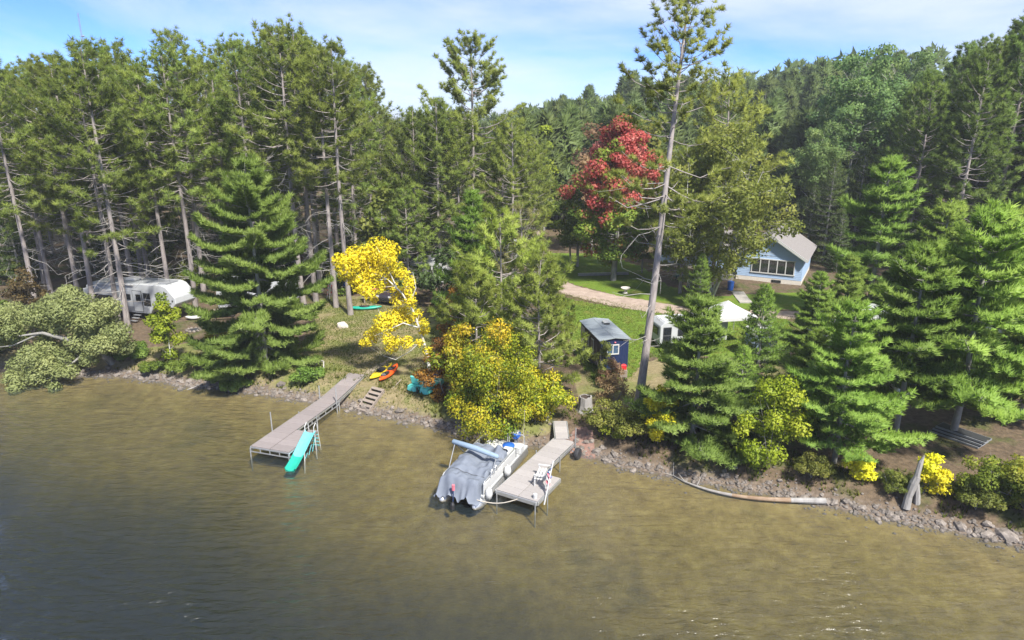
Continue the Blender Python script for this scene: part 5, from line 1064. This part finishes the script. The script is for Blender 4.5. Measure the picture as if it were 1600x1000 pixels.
for px, py, s in ((440, 610, .34), (1573, 838, .55), (1540, 836, .4), (690, 662, .3), (933, 706, .32), (622, 646, .28), (1500, 825, .35), (820, 696, .25), (960, 712, .3)):
    p = on(px, py); o = link('boulder', rk[int(px) % 9]); o.location = (p[0], p[1], max(p[2], -.1) + .06); o.scale = (s * 1.2, s, s); o.rotation_euler = (0, 0, px)
    tag(o, 'larger grey boulder lying among the shore stones', 'boulder', 'larger shore boulders')

# ------------------------------------------------------------------ trees
def hplant(tr, h0, name, px, Y, pytop, label, cat, group=None, rz=None, lean=None, wide=1.0):
    p = colx(px, Y); h = top_z(pytop, Y) - p[2]; s = h / h0
    return plant(tr, name, p + [0, 0, -.05], label, cat, group, rz, (s * wide, s * wide, s), lean)
H0 = 22.0
RP = [red_pine(20 + i, H0, (.46, .38, .54, .34, .50, .28)[i], (4.6, 4.2, 5.0, 4.4, 4.0, 4.6)[i], (1.0, 1.1, .95, 1.05, 1.1, 1.0)[i], size=.45, ndead=(26, 20, 30, 24, 16, 28)[i]) for i in range(6)]
# the left stand: front rank, each with its own place
front = [(60, 56, 98, 'far left edge, above the brown cedar'), (150, 56, 82, None), (187, 53.8, 88, None), (201, 53.2, 48, None), (212, 62, 60, None), (236, 66, 62, None), (306, 59.5, 66, None), (320, 62, 44, None),
         (475, 60, 33, None), (494, 61.5, 36, None), (548, 57.5, 92, None), (562, 68, 60, None)]
lab = ['red pine at the edge of the stand above the brown cedar', 'red pine rising just behind the left end of the long white camper', 'left of the twin red pine trunks in front of the long white camper', 'right of the twin red pine trunks in front of the long white camper',
       'red pine with a thin trunk behind the middle of the long white camper', 'red pine behind the roof hatch of the long white camper', 'twisted red pine left of the hidden second camper, nearest of its pair', 'straight red pine close behind the twisted one by the hidden second camper',
       'red pine whose grey trunk shows right behind the big white pine', 'red pine with a bare trunk one step right of the big white pine', 'red pine with a stout grey trunk left of the yellow tree', 'red pine deep behind the yellow tree, its crown standing clear against the sky']
TOPX = {60: 90, 150: 80, 187: 96, 201: 58, 212: 66, 236: 62, 306: 68, 320: 42, 475: 34, 494: 36, 548: 60, 562: 92}
for i, (px, Y, py, _) in enumerate(front):
    hplant(RP[i % 6], H0, 'red_pine', px, Y, TOPX[px] + 12, lab[i], 'pine tree', 'red pines of the left stand')
rg = np.random.default_rng(5); spots = []
def topline(px, k=12):                       # the skyline the stand makes
    return k + float(np.interp(px, [-200, 0, 30, 60, 100, 150, 200, 240, 270, 300, 340, 400, 450, 500, 540, 590, 615, 640, 690, 745, 790, 830], [120, 108, 100, 84, 78, 92, 55, 88, 66, 82, 44, 46, 32, 40, 66, 92, 165, 180, 172, 160, 178, 190]))
for k in range(400):
    px = rg.uniform(-110, 835); Y = 58 + 36 * rg.random() ** 1.1
    if px > 600: Y = max(Y, 66)
    x = (px - 800) / F * (Y + 3); p = np.array([x, Y])
    if all(np.hypot(*(p - q)) > 3.7 for q in spots) and not (560 < px < 720 and Y < 70): spots.append(p)
    if len(spots) >= 70: break
for i, (x, Y) in enumerate(spots):
    px = 800 + F * x / (Y * .958 + 4.6); j = abs(rg.normal(0, 26)) + 4
    hplant(RP[(i * 5 + 1) % 6], H0, 'red_pine', px, Y, topline(px) + j, 'red pine standing inside the dense stand behind the left campers', 'pine tree', 'red pines inside the left stand')
sc_ = red_pine(41, 24, .46, 6.0, 1.5, L_red, 16, .46)
hplant(sc_, 24, 'red_pine', 741, 71, 66, 'tall lone-topped red pine standing above the middle of the stand', 'pine tree')
o_ = red_pine(42, 18, .22, 4.4, 1.25, L_red, 30, .46)
for px, Y, py, lb in ((690, 66, 158, 'broad red pine left of the tall lone-topped one'), (655, 70, 172, 'lower red pine behind the grey camper'), (800, 64, 190, 'broad red pine with many dead twigs right of the tall lone-topped one')):
    hplant(o_, 18, 'red_pine', px, Y, py, lb, 'pine tree')
# understorey of the stand
US = [shrub(60 + i, 3.2, 1.9, (L_green, L_dark, L_olive)[i % 3], 24, 90, .15, .65, cb=.0) for i in range(4)]
YS = [white_pine(70 + i, 7, 2.2, .02, L_dark, .30, 9, .7, 5, .7) for i in range(2)]
for i in range(46):
    px = rg.uniform(-60, 830); Y = rg.uniform(64, 92)
    if 560 < px < 700 and Y < 72: Y += 8
    plant(US[i % 4], 'shrub', colx(px, Y), 'low dark green shrub growing under the left pine stand', 'shrub', 'undergrowth shrubs under the left stand', sc=rg.uniform(.7, 1.25))
for i in range(26):
    px = rg.uniform(-60, 830); Y = rg.uniform(68, 98)
    plant(YS[i % 2], 'young_conifer', colx(px, Y), 'young dark conifer growing in the shade of the left pine stand', 'conifer', 'young conifers under the left stand', sc=rg.uniform(.7, 1.3))
# big white pine on the left shore
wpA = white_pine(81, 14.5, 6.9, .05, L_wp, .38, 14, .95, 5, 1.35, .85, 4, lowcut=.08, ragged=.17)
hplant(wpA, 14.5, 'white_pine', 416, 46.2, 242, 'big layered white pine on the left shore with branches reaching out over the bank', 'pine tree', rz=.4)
# tall leaning pine
tp_ = red_pine(91, 27, .47, 4.6, .85, leaf('tall_pine_needles', [(0, (.17, .21, .045)), (.5, (.26, .305, .065)), (1, (.37, .40, .10))]), 16, .38, 24, r0=.27, gaps=.22)
p = on(997, 637); plant(tp_, 'red_pine', p, 'very tall slender red pine with a long bare trunk right of the navy cabin', 'pine tree', rz=0, sc=(top_z(-34, p[1]) - p[2]) / 27, lean=(.0, .060))
# middle group
mw = white_pine(101, 11, 3.4, .08, L_wpr, .34, 12, .8, 5, 1.2, .8)
hplant(mw, 11, 'white_pine', 742, 51, 300, 'bright green white pine with a clear spire behind the golden dockside bush', 'pine tree')
mr = red_pine(103, 11.5, .06, 4.3, 1.9, L_yred, 6, .42, 16)
hplant(mr, 11.5, 'red_pine', 842, 39.5, 405, 'yellow-green red pine with low sweeping branches left of the navy cabin', 'pine tree', wide=.98)
mr2 = red_pine(104, 9, .08, 4.2, 1.9, L_yred, 4, .42, 15)
hplant(mr2, 9, 'red_pine', 782, 45.5, 345, 'taller rounded yellow-green pine between the bright white pine and the drive', 'pine tree', rz=1.7)
hplant(mr2, 9, 'red_pine', 745, 42, 430, 'low rounded yellow-green pine directly behind the golden dockside bush', 'pine tree')
md = red_pine(105, 12, .18, 3.4, .9, L_dead, 46, .38, 12)
hplant(md, 12, 'dying_pine', 812, 50, 325, 'dying pine with bare grey branches and dull brown needles beside the drive', 'pine tree')
hplant(red_pine(106, 12, .15, 4, 1.2, L_red, 30, .42), 12, 'red_pine', 640, 62, 300, 'bushy red pine behind the grey camper and the yellow tree', 'pine tree')
hplant(broadleaf(107, 8, 2.0, .2, L_olive, n=34, per=90, ls=.16, rc=.7, bark=B_grey), 8, 'young_birch', 604, 63, 280, 'thin yellowish-olive young birch among the pines behind the yellow tree', 'tree')
hplant(US[1], 3.2, 'shrub', 700, 60, 395, 'dark bush at the right end of the grey camper', 'shrub')
# yellow leaning tree by the left dock
def yellow_tree():
    Y = 42.6; b = on(673, 584); P3 = lambda px, py, dy=0: atY(px, py, Y + dy)
    tr = [P3(673, 590) + [0, 0, -.4], P3(668, 556), P3(658, 520), P3(645, 485), P3(628, 458), P3(605, 436), P3(580, 425)]; r_ = [.13, .105, .085, .07, .055, .04, .02]
    lm = [(tr, r_), ([P3(660, 530), P3(642, 548), P3(618, 562), P3(600, 556)], [.045, .035, .02, .01]), ([P3(655, 512), P3(630, 505), P3(605, 516), P3(585, 525)], [.07, .05, .03, .012]), ([P3(640, 475), P3(650, 450), P3(645, 425)], [.05, .03, .012]), ([P3(620, 450), P3(600, 405), P3(588, 385)], [.05, .03, .012]), ([P3(605, 436), P3(570, 440), P3(545, 420)], [.05, .03, .012])]
    r0 = random.Random(3); cl = []
    for px, py, r in ((541, 416, .62), (529, 406, .4), (550, 440, .45), (575, 455, .4), (592, 448, .45), (612, 446, .45), (538, 432, .4), (585, 468, .3), (620, 468, .35), (556, 402, .62), (572, 396, .75), (592, 392, .8), (607, 402, .7), (585, 412, .7), (560, 425, .6), (598, 420, .7), (565, 446, .5), (545, 405, .4), (622, 418, .5), (630, 428, .5), (640, 440, .45), (638, 456, .5), (580, 432, .5), (642, 470, .35), (600, 505, .55), (615, 498, .55), (628, 492, .5), (588, 516, .5), (578, 528, .4), (568, 536, .3), (636, 500, .4), (652, 500, .35), (664, 504, .35), (612, 538, .42), (606, 530, .32), (624, 532, .35), (636, 535, .35), (645, 480, .3), (655, 488, .3), (570, 410, .6), (612, 390, .4), (662, 515, .3), (648, 492, .3), (636, 470, .3), (656, 535, .3), (624, 455, .35), (668, 548, .25)):
        cl.append((P3(px, py, r0.uniform(-1.3, 1.3)), r * r0.uniform(.85, 1.5)))
    o = b; t = fleshed([(np.array(p_) - o, r) for p_, r in lm], [(c - o, r) for c, r in cl], L_yel, B_birch, 9, 200, .095, .5, flat=1.0, asp=.55)
    plant(t, 'yellow_tree', o, 'leaning bright yellow tree with pale trunk above the turquoise pedal boat', 'tree', rz=0)
yellow_tree()
# golden bush at the right dock, rust shrubs at its left
gb = shrub(111, 6.6, 3.3, L_gold, 84, 460, .070, .85, 7, cb=.0, hang=.5, top=.62)
plant(gb, 'golden_bush', on(775, 684) + [0, .5, -.2], 'large golden-green drooping bush overhanging the water behind the pontoon boat', 'bush', sc=(1.06, .92, 1.06))
plant(shrub(122, 5.6, 1.9, L_gold, 40, 260, .08, .6, 5, cb=.1, hang=.5, top=.5), 'golden_bush', on(722, 640) + [0, .4, 0], 'taller golden bush behind the left shoulder of the large drooping one', 'bush')
plant(shrub(123, 4.6, 1.5, L_lime, 30, 240, .075, .55, 5, cb=.0, hang=.5, top=.5), 'lime_bush', on(800, 655) + [0, 1.0, 0], 'lime-green bush showing through the middle of the golden bush', 'bush')
gb2 = shrub(112, 4.2, 2.2, L_gold, 40, 280, .075, .6, 5, cb=.0, hang=.5)
plant(gb2, 'lime_bush', on(836, 680) + [0, .2, -.2], 'lime green bush beside the gangway foot, merging with the golden one', 'bush')
rs = shrub(113, 4.2, 1.5, L_rust, 30, 230, .08, .5, 5, cb=.0)
plant(rs, 'rust_shrub', on(697, 622), 'rust-orange shrub between the turquoise pedal boat and the golden bush', 'shrub')
plant(shrub(124, 4.4, 1.3, L_rust, 24, 170, .08, .48, 4, cb=.1), 'rust_shrub', on(706, 590), 'rust-orange shrub rising behind the first one, left of the golden bush', 'shrub')
plant(shrub(114, 4.6, 1.0, L_rust, 13, 110, .09, .42, 2, cb=.35), 'orange_sapling', on(712, 545) + [0, .3, 0], 'thin orange sapling rising over the golden bush on its left', 'sapling')
plant(shrub(115, 1.5, 1.1, L_green, 16, 180, .07, .4), 'green_shrub', on(720, 655), 'dark green shrub at the foot of the rust-orange one above the stones', 'shrub')
# round the navy cabin and the stump
pk = shrub(116, 2.0, .9, L_pink, 20, 150, .06, .36, 5, cb=.05)
plant(pk, 'brownish_shrub', on(950, 606), 'pinkish-brown shrub at the lakeward corner of the navy cabin', 'shrub')
plant(shrub(117, 3.0, .7, L_olive, 16, 150, .06, .32), 'olive_shrub', on(938, 588) + [0, -.3, 0], 'olive shrub climbing in front of the navy cabin window', 'shrub')
plant(shrub(118, 1.6, 1.2, L_pink, 18, 150, .06, .4), 'brownish_shrub', on(962, 628), 'low reddish-brown brush left of the tall pine foot', 'shrub')
og = shrub(119, 1.9, 1.35, L_olive, 26, 230, .06, .42)
plant(og, 'olive_shrub', on(948, 688), 'olive-green shrub on the bank right of the hollow stump', 'shrub')
plant(og, 'olive_shrub', on(985, 698), 'olive-green shrub on the bank at the foot of the tall pine', 'shrub', sc=.9)
plant(shrub(120, 1.4, .9, L_lime, 12, 200, .06, .4), 'lime_shrub', on(958, 700), 'small lime shrub above the stones right of the red-brown matting', 'shrub')
yb = shrub(121, 3.4, 1.0, L_yel, 26, 190, .075, .42, 3, cb=.1, tint=lambda P, T, r: np.clip(.5 + T - .3 * sstep(2.2, 3.4, P[:, 2]) , 0, 1))
plant(yb, 'yellow_sapling', on(1026, 712), 'upright bright yellow sapling on the bank just right of the tall pine', 'sapling', sc=(1, 1, .98))
# right shore
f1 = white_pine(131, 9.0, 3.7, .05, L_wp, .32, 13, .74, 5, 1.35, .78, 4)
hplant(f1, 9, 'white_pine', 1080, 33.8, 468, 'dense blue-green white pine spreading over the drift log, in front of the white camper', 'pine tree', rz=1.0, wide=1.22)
lar = white_pine(132, 6, 1.7, .04, L_wpr, .22, 11, .42, 5, 1.2, .8, -10)
hplant(lar, 6, 'slender_conifer', 1178, 41, 452, 'slender light green conifer in front of the white shade canopy', 'conifer')
hplant(lar, 6, 'slender_conifer', 1150, 36.5, 545, 'short light green conifer between the big front pine and the lime birch bush', 'conifer', wide=1.2)
lb_ = shrub(133, 4.4, 2.0, L_lime, 44, 260, .075, .6, 6, cb=.0, hang=.3, top=.5)
plant(lb_, 'lime_bush', on(1202, 744) + [0, .3, -.1], 'rounded lime-yellow bush on the bank above the middle of the drift log', 'bush', sc=(1.12, 1, 1.1))
ye2 = shrub(134, 1.5, .85, L_yel, 16, 220, .07, .4, 4)
plant(ye2, 'yellow_shrub', on(1345, 772), 'bright yellow shrub above the stones left of the grey snag', 'shrub')
plant(ye2, 'yellow_shrub', on(1462, 785), 'yellow shrub clinging to the right side of the grey snag', 'shrub', rz=2, sc=(1, 1, 1.05))
plant(shrub(135, 2.3, .5, L_yel, 9, 150, .07, .35, 2, cb=.3), 'yellow_sapling', on(1438, 792), 'narrow yellow sapling standing behind the grey snag', 'sapling')
ob = shrub(136, 2.6, 1.5, leaf('gold_green_leaves', [(0, (.17, .23, .03)), (.5, (.31, .36, .045)), (1, (.48, .45, .06))]), 36, 270, .065, .48, 6, cb=.0)
plant(ob, 'olive_bush', on(1550, 800), 'large olive-gold bush on the far right of the stony shore', 'bush')
plant(ob, 'olive_bush', on(1600, 812), 'olive-green bush at the very edge of the right shore', 'bush', sc=1.05)
plant(og, 'olive_shrub', on(1520, 815), 'low olive shrub in front of the large bush on the right shore', 'shrub', sc=.8)
for px, py, s, lb in ((1390, 790, .62, 'small green shrub between the yellow shrub and the grey snag'), (1265, 765, .7, 'small green shrub beside the leftmost pale trunk on the right bank'), (1428, 770, .5, 'tiny green shrub in the brown needles behind the grey snag'), (1500, 800, .6, 'small olive shrub right of the yellow shrub and snag')):
    plant(og, 'olive_shrub', on(px, py), lb, 'shrub', sc=s)
WR = [white_pine(141 + i, 11, (3.6, 3.9, 3.4, 3.7)[i], (.20, .26, .10, .16)[i], L_wpr, .33, 13, .82, 5, 1.25, (.78, .72, .8, .75)[i], 3, lowcut=.12) for i in range(4)]
RWP = [(0, 1303, 31.6, 470, 'young white pine with a pale trunk right above the bleached end of the drift log'), (1, 1398, 34.3, 385, 'white pine with a bare pale foot in brown needles, left of the dock sections'), (1, 1487, 34.0, 330, 'white pine with a leaning grey foot beside the dock sections'),
       (2, 1352, 53, 246, 'tallest bright green white pine right of the blue house'), (3, 1448, 50, 312, 'white pine standing right of the tallest bright green one'), (0, 1540, 47, 325, 'white pine in the right hand group, behind the camper roofs'), (2, 1264, 44, 425, 'white pine between the six-sided tent and the right campers'),
       (3, 1590, 36, 420, 'white pine at the right edge above the olive bush'), (1, 1625, 45, 300, 'white pine cut by the right edge of the view'), (2, 1310, 47, 400, 'smaller white pine in front of the tallest bright green one'), (3, 1408, 41, 455, 'low spreading white pine before the leftmost right hand camper'), (0, 1500, 40.5, 440, 'low white pine in front of the middle right hand camper'),
       (1, 1258, 36.5, 520, 'dark green white pine behind the lime-yellow bush'), (2, 1572, 56, 290, 'white pine rising behind the right hand campers')]
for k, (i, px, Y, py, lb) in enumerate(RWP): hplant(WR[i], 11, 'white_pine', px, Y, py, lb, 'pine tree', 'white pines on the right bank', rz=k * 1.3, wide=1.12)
# red pines behind on the right
L_rr = leaf('right_red_pine_needles', [(0, (.095, .155, .032)), (.5, (.155, .235, .046)), (1, (.235, .315, .068))])
RQ = [red_pine(160 + i, H0, (.18, .26, .12)[i], (4.5, 4.1, 4.7)[i], 1.25, L_rr, 26, .46, 16) for i in range(3)]
rl = lambda px: float(np.interp(px, [1340, 1390, 1420, 1440, 1470, 1490, 1520, 1560, 1600, 1700], [120, 92, 110, 58, 62, 52, 24, 12, 6, 0]))
sp2 = []
for k in range(300):
    px = rg.uniform(1375, 1760); Y = rg.uniform(64, 98); p2 = np.array([(px - 800) / F * (Y + 3), Y])
    if all(np.hypot(*(p2 - q)) > 3.6 for q in sp2): sp2.append(p2)
    if len(sp2) >= 36: break
sp2.sort(key=lambda q: q[1])
named = ['red pine with a straight brown trunk, first of the tall row behind the right white pines']
for i, (x, Y) in enumerate(sp2):
    px = 800 + F * x / (Y * .958 + 4.6); hplant(RQ[i % 3], H0, 'red_pine', px, Y, rl(px) + abs(rg.normal(0, 22)), 'tall red pine in the dense stand on the right behind the white pines', 'pine tree', 'red pines of the right stand')
# maple and trees round the house
def mtint(P, T, r): return np.clip(.16 + .52 * sstep(4.7, 7.0, P[:, 2] + 1.6 * (vnoise(P[:, 0] * 1.0, P[:, 1] + P[:, 2], 1.5, 4) - .5) * 2 + .1 * P[:, 0]) + T * .9, 0, 1)
mp_t = broadleaf(171, 14.3, 4.6, .12, L_maple, n=160, per=260, ls=.135, rc=.95, r0=.28, tint=mtint, top=.35, fill=.42)
hplant(mp_t, 13.4, 'red_maple', 958, 68, 194, 'maple turned crimson in its upper crown and still green below, beside the drive', 'maple tree', rz=0)
gl_ = broadleaf(172, 10, 3.6, .2, L_green, n=60, per=130, ls=.17, rc=.95)
hplant(gl_, 10, 'green_tree', 893, 73, 285, 'dark green leafy tree at the left of the crimson maple', 'tree')
hplant(gl_, 10, 'green_tree', 1003, 71, 330, 'green leafy tree low between the maple and the tall pine', 'tree', rz=2)
hplant(broadleaf(173, 9, 2.2, .15, L_pink, n=36, per=90, ls=.16, rc=.8), 9, 'fading_tree', 925, 82, 200, 'greyish-pink fading tree behind the crimson maple', 'tree')
hplant(broadleaf(174, 9, 2.2, .15, L_olive, n=36, per=90, ls=.17, rc=.8), 9, 'fading_tree', 1000, 86, 178, 'pale olive tree behind the right shoulder of the crimson maple', 'tree')
hplant(broadleaf(175, 10, 1.3, .1, L_lime, n=30, per=110, ls=.18, rc=.7), 10, 'yellowing_tree', 850, 98, 200, 'narrow bright yellow-green tree at the foot of the far hill', 'tree')
bc = broadleaf(176, 15.5, 6.1, .14, leaf('birch_leaves', [(0, (.19, .225, .04)), (.5, (.30, .33, .06)), (1, (.42, .42, .09))]), B_birch, 190, 170, .135, 1.0, 7, .22, top=.45, splay=.34, fill=.40, hang=.6)
hplant(bc, 15.2, 'birch_clump', 1113, 61.5, 186, 'spreading many-stemmed birch clump in front of the blue house', 'birch tree', rz=.6)
rp_y = red_pine(177, 15, .18, 4.4, 1.2, L_yred, 14, .44)
hplant(rp_y, 15, 'red_pine', 1112, 66, 122, 'yellow-green red pine behind the tall slender pine, left of the birch clump top', 'pine tree')
hplant(rp_y, 15, 'red_pine', 1062, 63, 235, 'yellow-green red pine leaning over the white garden bench', 'pine tree', rz=3)
asp_ = broadleaf(178, 22, 5.4, .34, L_aspen, B_birch, 120, 130, .18, 1.15, 1, .24, top=.6, fill=.5)
hplant(asp_, 21, 'aspen', 1312, 92, 76, 'big pale-trunked aspen rising above the dark spruces right of the house', 'aspen tree', rz=1)
hplant(asp_, 21, 'aspen', 1372, 99, 70, 'aspen with dense top between the pale-trunked one and the right pines', 'aspen tree', rz=3)
hplant(asp_, 21, 'aspen', 1262, 86, 190, 'lower soft green aspen behind the birch clump', 'aspen tree', rz=5)
for px, Y, py, lb in ((1285, 76, 250, 'dark spruce directly right of the house gable'), (1330, 80, 235, 'dark spruce behind the tallest bright green white pine'), (1306, 71, 330, 'low dark spruce filling the gap right of the house wall'), (1262, 82, 290, 'dark low spruce behind the house roof'), (1390, 76, 250, 'dark spruce between the aspens and the white pines')):
    hplant(white_pine(180 + px % 7, 11, 3.4, .02, L_dark, .32, 9, .75, 5, .7), 11, 'spruce', px, Y, py, lb, 'spruce tree')
hplant(lar, 6, 'young_pine', 1092, 58, 400, 'slim young tree in front of the white garden bench', 'young tree')
# left shore
def willow():
    b = on(186, 578); Y0 = b[1]; P3 = lambda px, py, dy: atY(px, py, Y0 + dy)
    tr = [P3(190, 582, 0) + [0, 0, -.1], P3(168, 560, -.4), P3(140, 545, -1.0), P3(105, 530, -1.8), P3(65, 520, -2.4), P3(30, 525, -2.8)]; r_ = [.30, .26, .22, .17, .11, .05]
    lm = [(tr, r_), ([P3(140, 545, -1), P3(110, 570, -2), P3(80, 590, -3), P3(45, 600, -3.6)], [.13, .10, .06, .02]), ([P3(150, 548, -.9), P3(140, 510, -.6), P3(110, 480, -.6)], [.13, .09, .03]), ([P3(120, 536, -1.5), P3(80, 500, -1.2), P3(40, 490, -1)], [.11, .08, .03]), ([P3(160, 552, -.5), P3(180, 525, .2), P3(180, 500, .4)], [.1, .06, .02]), ([P3(65, 520, -2.4), P3(20, 540, -2.8), P3(-30, 545, -3)], [.08, .05, .02])]
    cl = []; r0 = np.random.default_rng(2)
    for px, py, r in ((110, 465, .8), (70, 545, .8), (95, 560, .8), (50, 555, .75), (30, 570, .7), (120, 560, .7), (140, 560, .6), (75, 525, .8), (110, 580, .5), (20, 590, .6), (0, 530, .8), (170, 480, .7), (85, 478, .9), (60, 492, .9), (130, 478, .9), (150, 490, .9), (165, 505, .85), (185, 520, .8), (195, 540, .65), (170, 535, .8), (145, 515, .95), (115, 500, .95), (90, 505, .9), (125, 530, .9), (150, 540, .7), (40, 500, .8), (20, 488, .8), (0, 495, .8), (15, 515, .7), (-20, 505, .9), (45, 600, .75), (60, 585, .8), (75, 600, .6), (35, 615, .5), (70, 570, .75), (90, 580, .55), (55, 615, .5), (100, 545, .6), (25, 605, .5), (30, 530, .5), (105, 455, .5), (-40, 520, .9), (85, 605, .4), (95, 487, .8), (135, 500, .8)):
        cl.append((P3(px, py, -1.6 + r0.normal(0, .7) - (1.6 if py > 560 else 0)), r * 1.22))
    t = fleshed([(np.array(p_) - b, r) for p_, r in lm], [(c - b, r) for c, r in cl], L_willow, B_grey, 12, 560, .11, .7, flat=.85, asp=.42)
    plant(t, 'leaning_willow', b, 'grey-green willow leaning far out over the water on the left shore', 'willow tree', rz=0)
willow()
sap = broadleaf(191, 6, 1.15, .22, L_lime, B_birch, 34, 170, .095, .5, r0=.055, top=.3)
hplant(sap, 6.2, 'lime_sapling', 269, 45.8, 448, 'bright lime-yellow sapling in front of the nose of the long white camper', 'sapling')
ced = white_pine(192, 6, 1.5, .02, L_rust, .25, 9, .5, 5, .8)
ced = shrub(192, 4.6, 1.5, leaf('brown_cedar_leaves', [(0, (.10, .075, .03)), (.5, (.17, .13, .045)), (1, (.25, .20, .07))]), 30, 150, .09, .5, 3, cb=.05, top=.25)
hplant(ced, 4.6, 'brown_cedar', 54, 52.5, 418, 'browning cedar behind the leaning willow', 'cedar tree')
for px, py, s, L_, lb in ((215, 575, 1.0, 0, 'bright green bank shrub nearest the willow foot'), (245, 588, .8, 1, 'bright green bank shrub at the foot of the lime sapling'), (292, 590, .9, 0, 'bright green bank shrub right of the lime sapling'), (335, 600, .8, 1, 'bright green bank shrub under the left boughs of the big white pine'), (370, 606, .8, 0, 'green bank shrub below the big white pine trunk'), (484, 612, .9, 0, 'rounded green shrub between the big white pine and the left dock'), (190, 560, .9, 1, 'green shrub behind the willow foot')):
    plant((shrub(195, 1.1, 1.15, L_wpr, 20, 210, .075, .42), shrub(196, 1.1, 1.2, L_green, 20, 210, .075, .42))[L_], 'bank_shrub', on(px, py), lb, 'shrub', sc=(s * 1.1, s, s))
plant(shrub(197, 2.1, 1.4, L_gold, 24, 190, .085, .5), 'golden_shrub', on(345, 560), 'yellow-green shrub glimpsed left of the big white pine trunk', 'shrub')
plant(US[0], 'green_shrub', colx(20, 51), 'dark green shrub behind the willow crown at the left edge', 'shrub')
plant(US[3], 'green_shrub', colx(-10, 48.5), 'dark shrub at the waterline beyond the willow', 'shrub')
# the far hill and the woods beyond
FC = [far_conifer(200 + i, 15, (2.9, 2.5, 3.2)[i], 330) for i in range(3)]
FD = [broadleaf(210 + i, 13, 3.4, .15, (L_green, L_aspen)[i], n=46, per=30, ls=.34, rc=1.2) for i in range(2)]
n_ = 0
for k in range(900):
    Y = rg.uniform(98, 190); px = rg.uniform(815, 1420) if rg.random() < .75 else rg.uniform(-100, 830); p = colx(px, Y)
    pyt = 500 - F * math.tan(PITCH + math.atan2(p[2] + 15 - CH, Y)); sky_ = np.interp(px, [-100, 800, 840, 870, 920, 1000, 1050, 1130, 1200, 1260, 1420], [172, 172, 185, 150, 128, 112, 118, 128, 118, 100, 80])
    hh = min(15 * rg.uniform(.8, 1.15), max(5, top_z(sky_ + abs(rg.normal(0, 8)), Y) - p[2]))
    d_ = rg.random() < .14; tr = FD[k % 2] if d_ else FC[k % 3]
    plant(tr, 'broadleaf_tree' if d_ else 'conifer', p, 'leafy tree among the conifers on the far wooded hill' if d_ else 'conifer in the dense wood covering the far hill', 'tree' if d_ else 'conifer', 'leafy trees on the far hill' if d_ else 'conifers on the far hill', sc=(hh / 15 * 1.1, hh / 15 * 1.1, hh / 15))
    n_ += 1
    if n_ >= 270: break
def far_wood():
    Vs = []; Fs = []; Ts = []; Ns = []; n = 0; r = np.random.default_rng(8)
    for k in range(2400):
        Y = 190 + 1300 * r.random() ** 1.7; x = r.uniform(-.85, .85) * Y; z = gz(x, Y); h = r.uniform(9, 14); m = 26 if Y < 400 else 14; u = r.random(m); a = r.uniform(0, 6.28, m); R_ = h * .24 * (1 - u) ** .7 * (1 if Y < 400 else 1.6) + .1
        P = np.stack([x + np.cos(a) * R_, Y + np.sin(a) * R_, z + h * (.1 + .9 * u)], 1); D = unit(np.stack([np.cos(a), np.sin(a), .6 + u], 1)); V, Q, t = needles(P, D, np.full(m, h * .17), .5 + r.normal(0, .16, m), 4, r, .9, .25); Vs.append(V); Ns.append(NRM[id(V)]); Fs.append(Q + n); Ts.append(t); n += len(V)
    VV = np.concatenate(Vs); NRM[id(VV)] = np.concatenate(Ns); KEEP.append(VV)
    tag(link('far_woods', npmesh('far_woods', VV, np.concatenate(Fs), np.concatenate(Ts)), L_far), 'distant woods filling the land out to the horizon', kind='stuff')
far_wood()
# grass blades on the lawns and weeds along the bank
def grass(name, n, poly, hs, wid, label, K=4, seed=0, dmax=None):
    r = np.random.default_rng(seed); P = np.array(poly); lo, hi = P.min(0), P.max(0); x = r.uniform(lo[0], hi[0], n); y = r.uniform(lo[1], hi[1], n); k = inpoly(x, y, poly); x, y = x[k], y[k]
    d = sdist(x, y); k = (d > .5) & (vnoise(x, y, 1.7, 6) > .33 - .2 * (dmax is None)); 
    if dmax: k &= d < dmax
    x, y = x[k], y[k]; z = gz(x, y); PP = np.stack([x, y, z], 1); V, Q, t = needles(PP, np.tile([[0, 0, 1.]], (len(x), 1)), r.uniform(*hs, len(x)), np.clip(.35 + .5 * vnoise(x, y, 1.3, 9) + r.normal(0, .08, len(x)), 0, 1), K, r, .55, wid)
    tag(link(name, npmesh(name, V, Q, t), L_grass), label, kind='stuff')
grass('lawn_grass', 42000, gpoly([(868, 455), (1000, 478), (1240, 495), (1260, 545), (1010, 560), (985, 595), (920, 600), (890, 540)]), (.05, .11), .16, 'mown green grass round the campsite', 4, 1)
grass('rough_grass', 30000, gpoly([(490, 470), (640, 465), (720, 560), (740, 655), (600, 648), (460, 612)]), (.05, .14), .13, 'thin dry grass on the left lawn', 4, 2)
SHP = [(float(a), float(b) + .4) for a, b in zip(SX[(SX > -34) & (SX < 25)], SY[(SX > -34) & (SX < 25)])]
grass('bank_weeds', 30000, SHP + [(a, b + 3.2) for a, b in SHP[::-1]], (.10, .34), .11, 'weeds and tall grass along the top of the bank', 5, 3, 3.4)
